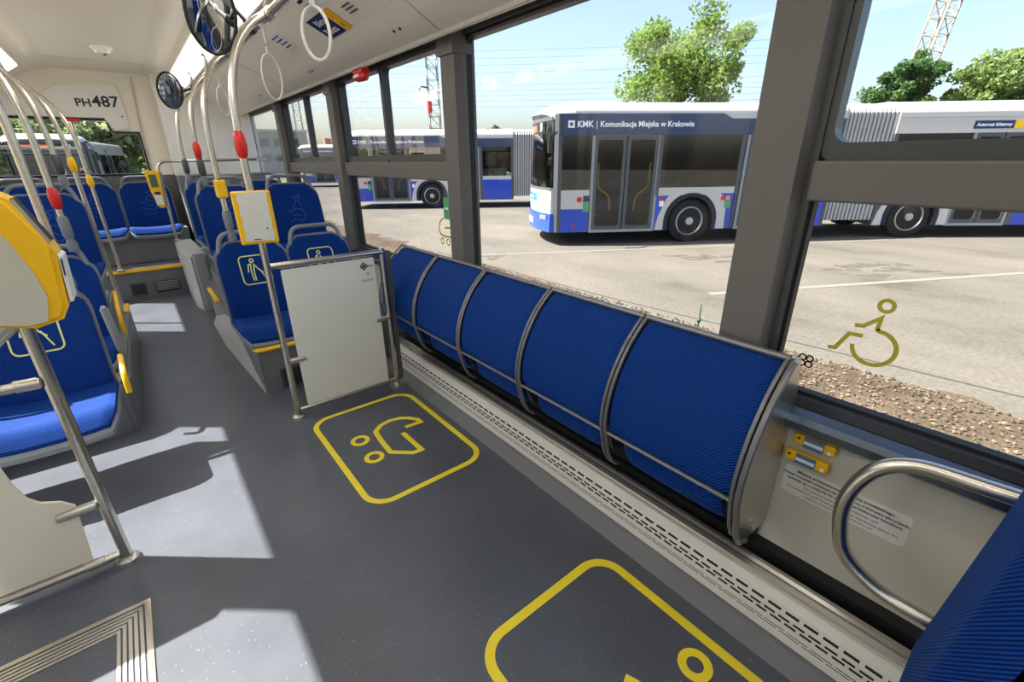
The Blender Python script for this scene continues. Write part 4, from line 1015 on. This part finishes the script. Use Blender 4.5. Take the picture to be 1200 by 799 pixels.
    obj('sticker', bx(3.82, 3.96, -.018, -.008, .76, .92), 'sticker_green', t)
    obj('side_pane', bx(2.22, 4.03, .002, .012, 1.22, 2.29), 'bus_glass', t)
    obj('window_post', bx(2.16, 2.24, -.010, .03, 1.05, 2.30), 'bus_frame', t)
    obj('window_post', bx(4.01, 4.10, -.010, .03, .30, 2.30), 'bus_frame', t)
    door_pair(t, 4.20, 4.95)
    obj('window_post', bx(5.02, 5.12, -.010, .03, .30, 2.30), 'bus_frame', t)
    obj('side_pane', bx(5.12, LF-.06, .002, .012, 1.22, 2.29), 'bus_glass', t)
    obj('white_panel', bx(5.12, LF-.02, -.010, .03, 1.08, 1.22), 'bus_white', t)
    obj('blue_panel', bx(5.12, LF-.02, -.010, .03, .30, 1.08), 'bus_blue', t)
    obj('window_post', bx(LF-.08, LF, -.014, .03, .30, 2.70), 'bus_frame', t)
    obj('side_mirror', tb([(-.1, -.05, 2.35), (-.28, -.22, 2.25), (-.28, -.24, 1.95)], [.02, .05, .05], 8), 'black', t, True)
    # cabin contents
    for k, (s_, y_) in enumerate(((2.6, 1.9), (3.5, 1.9), (3.3, .55), (5.4, .6), (5.4, 1.8))):
        sb_ = obj('cabin_seat', bx(s_, s_+.42, y_-.22, y_+.22, .80, .92, bev=.03), 'bus_blue', t)
        obj('cabin_backrest', bx(s_+.38, s_+.46, y_-.22, y_+.22, .85, 1.5, bev=.03), 'bus_blue', sb_)
    for s_ in (.72, 2.3, 4.2): obj('cabin_pole', tb([(s_, .55, .4), (s_, .55, 2.6)], .02, 8), 'yellow', t, True)
    obj('driver_screen', bx(.62, .68, .8, 2.2, .4, 2.0), 'bus_inner', t)
    obj('dashboard', bx(-.02, .30, .25, 2.25, .9, 1.15, bev=.04), 'bus_frame', t)
    # front
    f = lambda a, b, d: Vector((d, a, b))
    ws = obj('windscreen', front_sheet(.10, 2.40, 1.22, 2.62, -.14, .012, lean=.05), 'bus_glass', t, True)
    obj('front_panel', front_sheet(.06, 2.44, .70, 1.24, -.15, .06), 'bus_white', t, True)
    po = obj('poster', front_sheet(.22, 2.28, .74, 1.19, -.156, .005), 'poster_sky', t, True)
    obj('poster_figure', front_sheet(.30, .66, .76, 1.18, -.160, .004), 'poster_skin', po, True)
    obj('poster_figure', front_sheet(.60, 1.9, 1.11, 1.18, -.160, .004), 'poster_skin', po, True)
    obj('poster_band', front_sheet(.75, 2.28, .93, 1.10, -.161, .004), 'poster_blue', po, True)
    for yy in (1.0, 1.4, 1.8): obj('poster_print', front_sheet(yy, yy+.28, .985, 1.03, -.164, .003), 'white', po, True)
    bp_ = obj('bumper', front_sheet(.04, 2.46, .30, .70, -.19, .12, lean=.02), 'bus_blue', t, True)
    obj('licence_plate', front_sheet(.95, 1.5, .42, .53, -.198, .01), 'white', bp_, True)
    for yy in (.16, 2.04): obj('headlamp', front_sheet(yy, yy+.30, .56, .66, -.196, .01), 'rim', bp_, True)
    di = obj('destination_display', front_sheet(.45, 2.05, 2.36, 2.58, -.10, .03, lean=.0), 'black', t, True)
    obj('display_text', front_sheet(1.0, 2.0, 2.40, 2.54, -.104, .004), 'orange_led', di, True)
    text('line_number', number, .24, (-.10-FB(.66)-.01, .66, 2.47), (0, -1, 0), (0, 0, 1), 'white', di, lift=.006, bold=.004)
    obj('front_sill', front_sheet(.06, 2.44, 1.19, 1.25, -.16, .10), 'bus_frame', t, True)
    obj('front_base', front_sheet(.06, 2.44, .30, 1.2, -.04, .05), 'frame_dark', t, True)
    obj('front_header', front_sheet(.10, 2.40, 2.58, 2.66, -.12, .10), 'bus_frame', t, True)
    # bellows
    be = empty('tmp'); bpy.data.objects.remove(be)
    nf = 13; LB = 1.18
    for k in range(nf):
        a = (k+.5)/nf; s_ = LF+LB*a; yaw_ = -bend*a
        q = [(y*.985+.02, z-.03) for y, z in roof_prof]+[(2.47, .42), (.02, .42)]
        inn_ = [(1.25+(y-1.25)*.93, 1.7+(z-1.7)*.95) for y, z in q]
        fo = ring_frame(NB(), q, inn_, lambda aa, bb, d: Vector((d, aa, bb)), -.028, .028)
        obj('bellows_fold', fo, 'bellow', t, loc=(s_, .5*bend*LB*a*a*(-1), 0), rot=(0, 0, yaw_))
    bn = obj('bellows_liner', pm([(y*.92+.1, z-.09) for y, z in roof_prof]+[(2.4, .45), (.1, .45)], SX, LF-.02, LF+LB+.05), 'frame_dark', t)
    # rear section, turned about the joint
    LR = 7.2
    rs = obj('rear_section', pm(roof_prof, SX, 0, LR), 'bus_white', t, True, loc=(LF+LB, -.5*bend*LB, 0), rot=(0, 0, -bend))
    obj('upper_band', bx(0, LR, -.012, .03, 2.28, 2.70), 'bus_white', rs)
    obj('band_line', bx(0, LR, -.015, -.010, 2.595, 2.605), 'bus_grey', rs)
    tk = obj('sticker', bx(1.60, 2.44, -.018, -.012, 2.36, 2.52), 'navy_sign', rs)
    obj('sticker', bx(2.44, 2.62, -.018, -.012, 2.36, 2.52), 'yellow', rs)
    text('lettering', 'Automat biletowy', .10, (2.02, -.0185, 2.44), (1, 0, 0), (0, 0, 1), 'white', rs, lift=.003, bold=.002)
    obj('chassis', bx(.02, LR, .10, 2.44, .30, .40), 'frame_dark', rs)
    obj('far_wall', bx(0, LR, 2.46, 2.5, .30, 2.66), 'bus_blue', rs)
    obj('side_pane', bx(.08, 1.66, .002, .012, 1.22, 2.29), 'bus_glass', rs)
    door_pair(rs, 1.75, 2.95)
    obj('side_pane', bx(3.05, LR-.1, .002, .012, 1.22, 2.29), 'bus_glass', rs)
    for s_ in (0, 3.04, 5.2, LR-.1): obj('window_post', bx(s_, s_+.09, -.012, .03, .30, 2.30), 'bus_frame', rs)
    obj('blue_panel', bx(.09, .24, -.010, .03, .30, 1.08), 'bus_blue', rs)
    obj('blue_panel', bx(1.45, 1.68, -.010, .03, .30, 1.08), 'bus_blue', rs)
    obj('white_panel', bx(.09, 1.68, -.010, .03, 1.08, 1.22), 'bus_white', rs)
    obj('blue_panel', bx(3.12, LR, -.010, .03, .30, 1.22), 'bus_blue', rs)
    make_wheel(rs, .85); arch(rs, .85, 0)
    obj('rear_wall', bx(LR-.04, LR, .0, 2.5, .3, 2.7), 'bus_blue', rs)
    return t
bus = city_bus('nearest blue and white articulated bus with a poster on its front', R(9), (7.33-.05, 7.32+.03, GZ), R(-33), '279')
def other_bus(label, loc, rz):
    b = copy_tree(bus); b.location = loc; b.rotation_euler = (0, 0, rz); b['label'] = label
    return b
other_bus('articulated bus parked further left, seen beyond the two middle windows', (7.05, 18.7, GZ), R(-36))
other_bus('distant bus parked behind the leftmost side windows', (10.5, 37.5, GZ), R(-30))
other_bus('bus with lit orange display facing the rear window', (-.9, 27.0, GZ), R(90))

# ================================================================== OUTSIDE: GROUND DETAILS
gs = obj('gravel_strip', pm([(1.7, -12)]+[(4.78+.10*math.sin(y*1.3)+.07*math.sin(y*3.7+1)+.07*math.sin(y*8.1)+.05*math.sin(y*19.3), y) for y in np.linspace(-12, 26, 220)]+[(1.7, 26)], XY, GZ-.05, GZ+.008), 'gravel_bed', label='tan gravel strip along the parked bus', cat='gravel', kind='stuff')
# loose stones near the window
n = 9000; yv = rng.uniform(-2.2, 7.5, n); xv = 1.9+2.95*rng.random(n)**.8
sz = rng.uniform(.008, .022, n)
octa = np.array([(1, 0, 0), (0, 1, 0), (-1, 0, 0), (0, -1, 0), (0, 0, .8), (0, 0, -.8)]); of = np.array([(0, 1, 4), (1, 2, 4), (2, 3, 4), (3, 0, 4), (1, 0, 5), (2, 1, 5), (3, 2, 5), (0, 3, 5)])
V = (octa[None]*sz[:, None, None]*rng.uniform(.6, 1.4, (n, 1, 3)))+np.stack([xv, yv, np.full(n, GZ+.016)], 1)[:, None]
F = (of[None]+(np.arange(n)*6)[:, None, None]).reshape(-1, 3)
me = bpy.data.meshes.new('gravel_stones'); me.from_pydata(V.reshape(-1, 3).tolist(), [], F.tolist())
me.materials.append(MATS['stone_a']); me.materials.append(MATS['stone_b']); me.polygons.foreach_set('material_index', (np.arange(len(F))//8 % 2).astype(np.int32))
obj('gravel_stones', me, label='loose tan gravel stones below the windows', cat='gravel', kind='stuff')
# road lines and slab joints on the concrete
def road(name, a, b, wd, m_, label):
    obj(name, stroke(NB(), [a, b], wd, XY, GZ-.002, GZ+.004), m_, label=label, cat='road line')
mat('worn_paint', '6e6a62', .8, var=.08); mat('joint', '3a3733', .9)
road('road_line', (5.2, 7.75), (13.5, 2.75), .10, 'worn_paint', 'worn pale line on the concrete in front of the nearest bus')
road('road_line', (6.2, 3.1), (14.5, -1.4), .12, 'worn_paint', 'worn pale line crossing the concrete right of the near pillar')
road('slab_joint', (4.87, 8.6), (4.95, 3.9), .03, 'joint', 'dark crack along the edge of the concrete')
road('slab_joint', (4.95, 3.9), (5.5, -3.0), .025, 'joint', 'dark joint along the concrete edge by the near window')
mat('damp', '4a4640', .9, var=.2, vscale=4)
def stain(cx, cy, rx_, ry_, label, seed):
    g_ = np.random.default_rng(seed); t = empty('ground_stain', (0, 0, 0), label=label, cat='stain'); d = Vector((.84, -.54)); e_ = Vector((.54, .84))
    for k in range(16):
        u, v = g_.normal(0, rx_*.5), g_.normal(0, ry_*.5); c = Vector((cx, cy))+d*u+e_*v; ra, rb = g_.uniform(.08, .30)*rx_, g_.uniform(.08, .25)*ry_
        ph = g_.uniform(0, 6, 3); an = np.linspace(0, 2*math.pi, 26, endpoint=False)
        pts = [c+(d*math.cos(a)*ra+e_*math.sin(a)*rb)*(1+.3*math.sin(3*a+ph[0])+.2*math.sin(5*a+ph[1])) for a in an]
        obj('blotch', pm([(p.x, p.y) for p in pts], XY, GZ-.002, GZ+.002+.0002*k), 'damp', t)
stain(9.9, 2.1, .9, .5, 'dark damp blotches on the concrete right of the near pillar', 3)
stain(8.6, 4.3, .9, .35, 'dark damp blotches on the concrete left of the near pillar', 4)
stain(5.0, 7.6, .7, .5, 'dark damp blotches at the gravel edge left of the window', 5)
# tall weed outside the window
wd_ = empty('roadside_weed', (3.9, 2.02, GZ+.01), label='single thin green weed growing in the gravel outside', cat='plant')
wd_.location = (0, 0, 0)
obj('stem', tb([(4.05, 2.10, GZ), (4.05, 2.10, GZ+.25), (4.06, 2.10, GZ+.52)], [.012, .009, .005], 6), 'leaf_b', wd_, True)
obj('flower_bud', tb([(4.055, 2.10, GZ+.33), (4.055, 2.10, GZ+.36), (4.057, 2.10, GZ+.39)], [.008, .026, .006], 8), 'leaf_b', wd_, True)
# grass verge
obj('grass_verge', pm([(14, 50), (26, 44), (40, 70), (22, 80)], XY, GZ, GZ+.06), 'grass', label='strip of bright green grass beyond the parked buses', cat='grass', kind='stuff')
obj('grass_verge', pm([(-40, 43), (12, 43), (12, 70), (-40, 70)], XY, GZ, GZ+.06), 'grass', label='grass behind the bus, below the rear window trees', cat='grass', kind='stuff')

# ================================================================== OUTSIDE: TREES
def tree(loc, crown_z, rx_, rz_, n, leaf, lm, label, seed, squash=1., group='trees beyond the parked buses'):
    g_ = np.random.default_rng(seed)
    t = empty('leafy_tree', loc, label=label, cat='tree', group=group)
    zc = crown_z-loc[2]
    # clumps
    nc = 64; d = g_.normal(size=(nc, 3)); d /= np.linalg.norm(d, axis=1)[:, None]
    cc = d*(g_.random(nc)**.45)[:, None]*np.array([rx_, rx_, rz_])*.80; cr = g_.uniform(.12, .27, nc)*rx_
    idx = g_.integers(0, nc, n); e = g_.normal(size=(n, 3)); e /= np.linalg.norm(e, axis=1)[:, None]
    P = cc[idx]+e*(cr[idx]*g_.random(n)**.4)[:, None]*np.array([1, 1, .8]); P[:, 2] += zc
    a = g_.normal(size=(n, 3)); a /= np.linalg.norm(a, axis=1)[:, None]; b_ = np.cross(a, g_.normal(size=(n, 3))); b_ /= np.linalg.norm(b_, axis=1)[:, None]
    L = (leaf*g_.uniform(.6, 1.3, n))[:, None]
    V = np.stack([P-a*L, P+b_*L*.45, P+a*L, P-b_*L*.45], 1).reshape(-1, 3); F = np.arange(4*n).reshape(-1, 4)
    me = bpy.data.meshes.new('foliage'); me.from_pydata(V.tolist(), [], F.tolist()); me.materials.append(MATS[lm])
    obj('foliage', me, parent=t, kind='stuff')
    b = NB(); tube(b, [(0, 0, 0), (.1, 0, zc*.4), (0, .1, zc)], [rx_*.09, rx_*.07, rx_*.03], 8)
    tr = obj('trunk', b, 'bark', t, True)
    for k in range(9):
        q = cc[k]*.9; z0 = zc*(.5+.4*g_.random())
        obj('branch', tb([(0, 0, z0), (q[0]*.5, q[1]*.5, (z0+q[2]+zc)/2+.3), (q[0], q[1], q[2]+zc)], [rx_*.035, rx_*.02, rx_*.008], 6), 'bark', tr, True)
    return t
tree((26.9, 17.2, GZ), 6.3, 4.7, 3.5, 20000, .13, 'leaf_a', 'large bright green tree rising behind the nearest bus', 1)
tree((39.0, 9.2, GZ), 5.0, 2.5, 2.7, 9000, .14, 'leaf_b', 'darker green tree left of the leaning lattice boom', 2)
tree((40.5, 5.6, GZ), 4.9, 2.5, 2.2, 9000, .14, 'leaf_c', 'yellowish green tree at the right edge behind the bus', 3)
tree((41.5, 2.4, GZ), 4.8, 2.5, 2.2, 4000, .20, 'leaf_b', 'green tree just beyond the right picture edge', 4)
tree((36.2, 47.9, GZ), 3.6, 1.7, 1.7, 1500, .20, 'leaf_b', 'small distant tree above the left articulated bus', 5)
tree((38.2, 46.3, GZ), 3.2, 1.0, 1.3, 900, .18, 'leaf_a', 'tiny distant tree beside the nearest bus front', 6)
tree((33.0, 57.0, GZ), 3.4, 1.6, 1.3, 1200, .20, 'leaf_b', 'low distant tree at the foot of the lattice mast', 7)
tree((22.7, 55.5, GZ), 3.2, 1.6, 1.2, 1200, .20, 'leaf_b', 'low distant tree seen through the sliding window', 8)
tree((33.0, 86.0, GZ), 2.8, 3.2, 2.0, 1500, .35, 'leaf_c', 'pale distant tree behind the far left windows', 9)
for k, (x, y, r_, lm) in enumerate(((-9, 46, 4.2, 'leaf_hazed'), (-4.6, 43, 3.6, 'leaf_hazed'), (-.6, 44, 3.6, 'leaf_hazed'), (2.4, 45, 3.2, 'leaf_hazed'), (5.2, 46, 3.4, 'leaf_b'), (-6.5, 52, 5, 'leaf_a'), (-13.5, 47, 4.5, 'leaf_c'))):
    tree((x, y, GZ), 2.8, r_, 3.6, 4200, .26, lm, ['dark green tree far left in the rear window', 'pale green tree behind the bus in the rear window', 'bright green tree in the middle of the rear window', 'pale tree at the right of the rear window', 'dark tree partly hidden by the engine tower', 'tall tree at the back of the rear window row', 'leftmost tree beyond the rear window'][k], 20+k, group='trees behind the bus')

# ================================================================== OUTSIDE: MASTS, WIRES, BUILDINGS
def lattice(name, p0, p1, w0, w1, nseg, m_, label, cat, r=.05):
    p0, p1 = Vector(p0), Vector(p1); t = empty(name, p0, label=label, cat=cat); t.location = (0, 0, 0)
    ax = (p1-p0).normalized(); sd_ = ax.cross(Vector((.4, .9, .1))).normalized(); sv = ax.cross(sd_)
    cor = lambda k, q: p0.lerp(p1, q)+(sd_*(1 if k in (0, 3) else -1)+sv*(1 if k < 2 else -1))*(w0+(w1-w0)*q)/2
    for k in range(4): obj('leg', tb([cor(k, 0), cor(k, 1)], r, 6), m_, t)
    for i in range(nseg):
        q0, q1 = i/nseg, (i+1)/nseg
        b = NB()
        for k in range(4):
            k2 = (k+1) % 4; a, c = (k, k2) if i % 2 else (k2, k)
            tube(b, [cor(a, q0), cor(c, q1)], r*.6, 4); tube(b, [cor(k, q1), cor(k2, q1)], r*.5, 4)
        obj('bracing', b, m_, t)
    return t
mast = lattice('lattice_mast', (35.3, 60.4, GZ), (35.3, 60.4, 20.0), 1.5, 1.3, 14, 'mast_grey', 'grey lattice mast beyond the sliding window', 'mast', .07)
obj('signal_box', bx(34.0, 34.5, 59.6, 60.0, 7.2, 8.6), 'red', mast)
obj('lamp_arm', tb([(34.6, 60.2, 10.2), (33.6, 60.6, 10.4), (33.3, 60.7, 10.0)], .10, 6), 'frame_dark', mast, True)
lattice('lattice_mast', (30.1, 105.8, GZ), (30.1, 105.8, 22.0), 1.3, 1.1, 12, 'mast_grey', 'thin far mast behind the leftmost sliding window', 'mast', .06)
lattice('lattice_boom', (44.6, 10.6, 1.0), (44.6, 9.0, 16.5), 1.1, .9, 16, 'boom_cream', 'leaning cream lattice boom rising behind the right bus', 'crane boom', .06)
wires = [(60, 15.6), (68, 14.7), (76, 13.9), (84, 13.0), (98, 11.4), (104, 10.7), (110, 10.1), (117, 9.4), (124, 8.6)]
for i, (py, z) in enumerate(wires):
    d = Vector((57.85-43.4, 47.7-61.2, 0)).normalized(); c = Vector((48+i*.3, 57, z))
    pts = [c+d*s_+Vector((0, 0, .00035*s_*s_)) for s_ in np.linspace(-75, 45, 13)]
    obj('overhead_wire', tb(pts, .012, 4), 'frame_dark', label=['topmost', 'second highest', 'third highest', 'fourth highest', 'middle', 'fourth lowest', 'third lowest', 'second lowest', 'lowest'][i]+' thin overhead wire crossing the pale sky', cat='wire', group='overhead wires')
b1 = empty('industrial_building', (18, 90, GZ), label='grey flat-roofed industrial building behind the leftmost windows', cat='building'); b1.location = (0, 0, 0)
bdb = obj('wall', bx(10, 26, 88, 102, GZ, 6.0), 'building_grey', b1)
obj('roof_house', bx(15.5, 18.6, 90, 96, 6.0, 7.6), 'building_grey', b1)
obj('roof_edge', bx(9.8, 26.2, 87.8, 102.2, 5.9, 6.2), 'building_pale', b1)
for k in range(6):
    for j in range(2): obj('window', bx(11+k*2.4, 12.6+k*2.4, 87.95, 88.05, 1.2+j*2.4, 2.4+j*2.4), 'frame_dark', bdb)
b2 = empty('warehouse', (38, 84, GZ), label='long low pale warehouse with a stack behind the sliding windows', cat='building'); b2.location = (0, 0, 0)
wl2 = obj('wall', bx(27, 60, 92, 104, GZ, 3.8), 'building_pale', b2)
obj('roof', bx(26.6, 60.4, 91.6, 104.4, 3.8, 4.1), 'building_grey', b2)
obj('stack', bx(30.6, 31.8, 93, 94, 4.1, 5.2), 'tile_red', b2)
for k in range(10): obj('window', bx(28+k*3, 30+k*3, 91.95, 92.05, 1.4, 2.6), 'frame_dark', wl2)
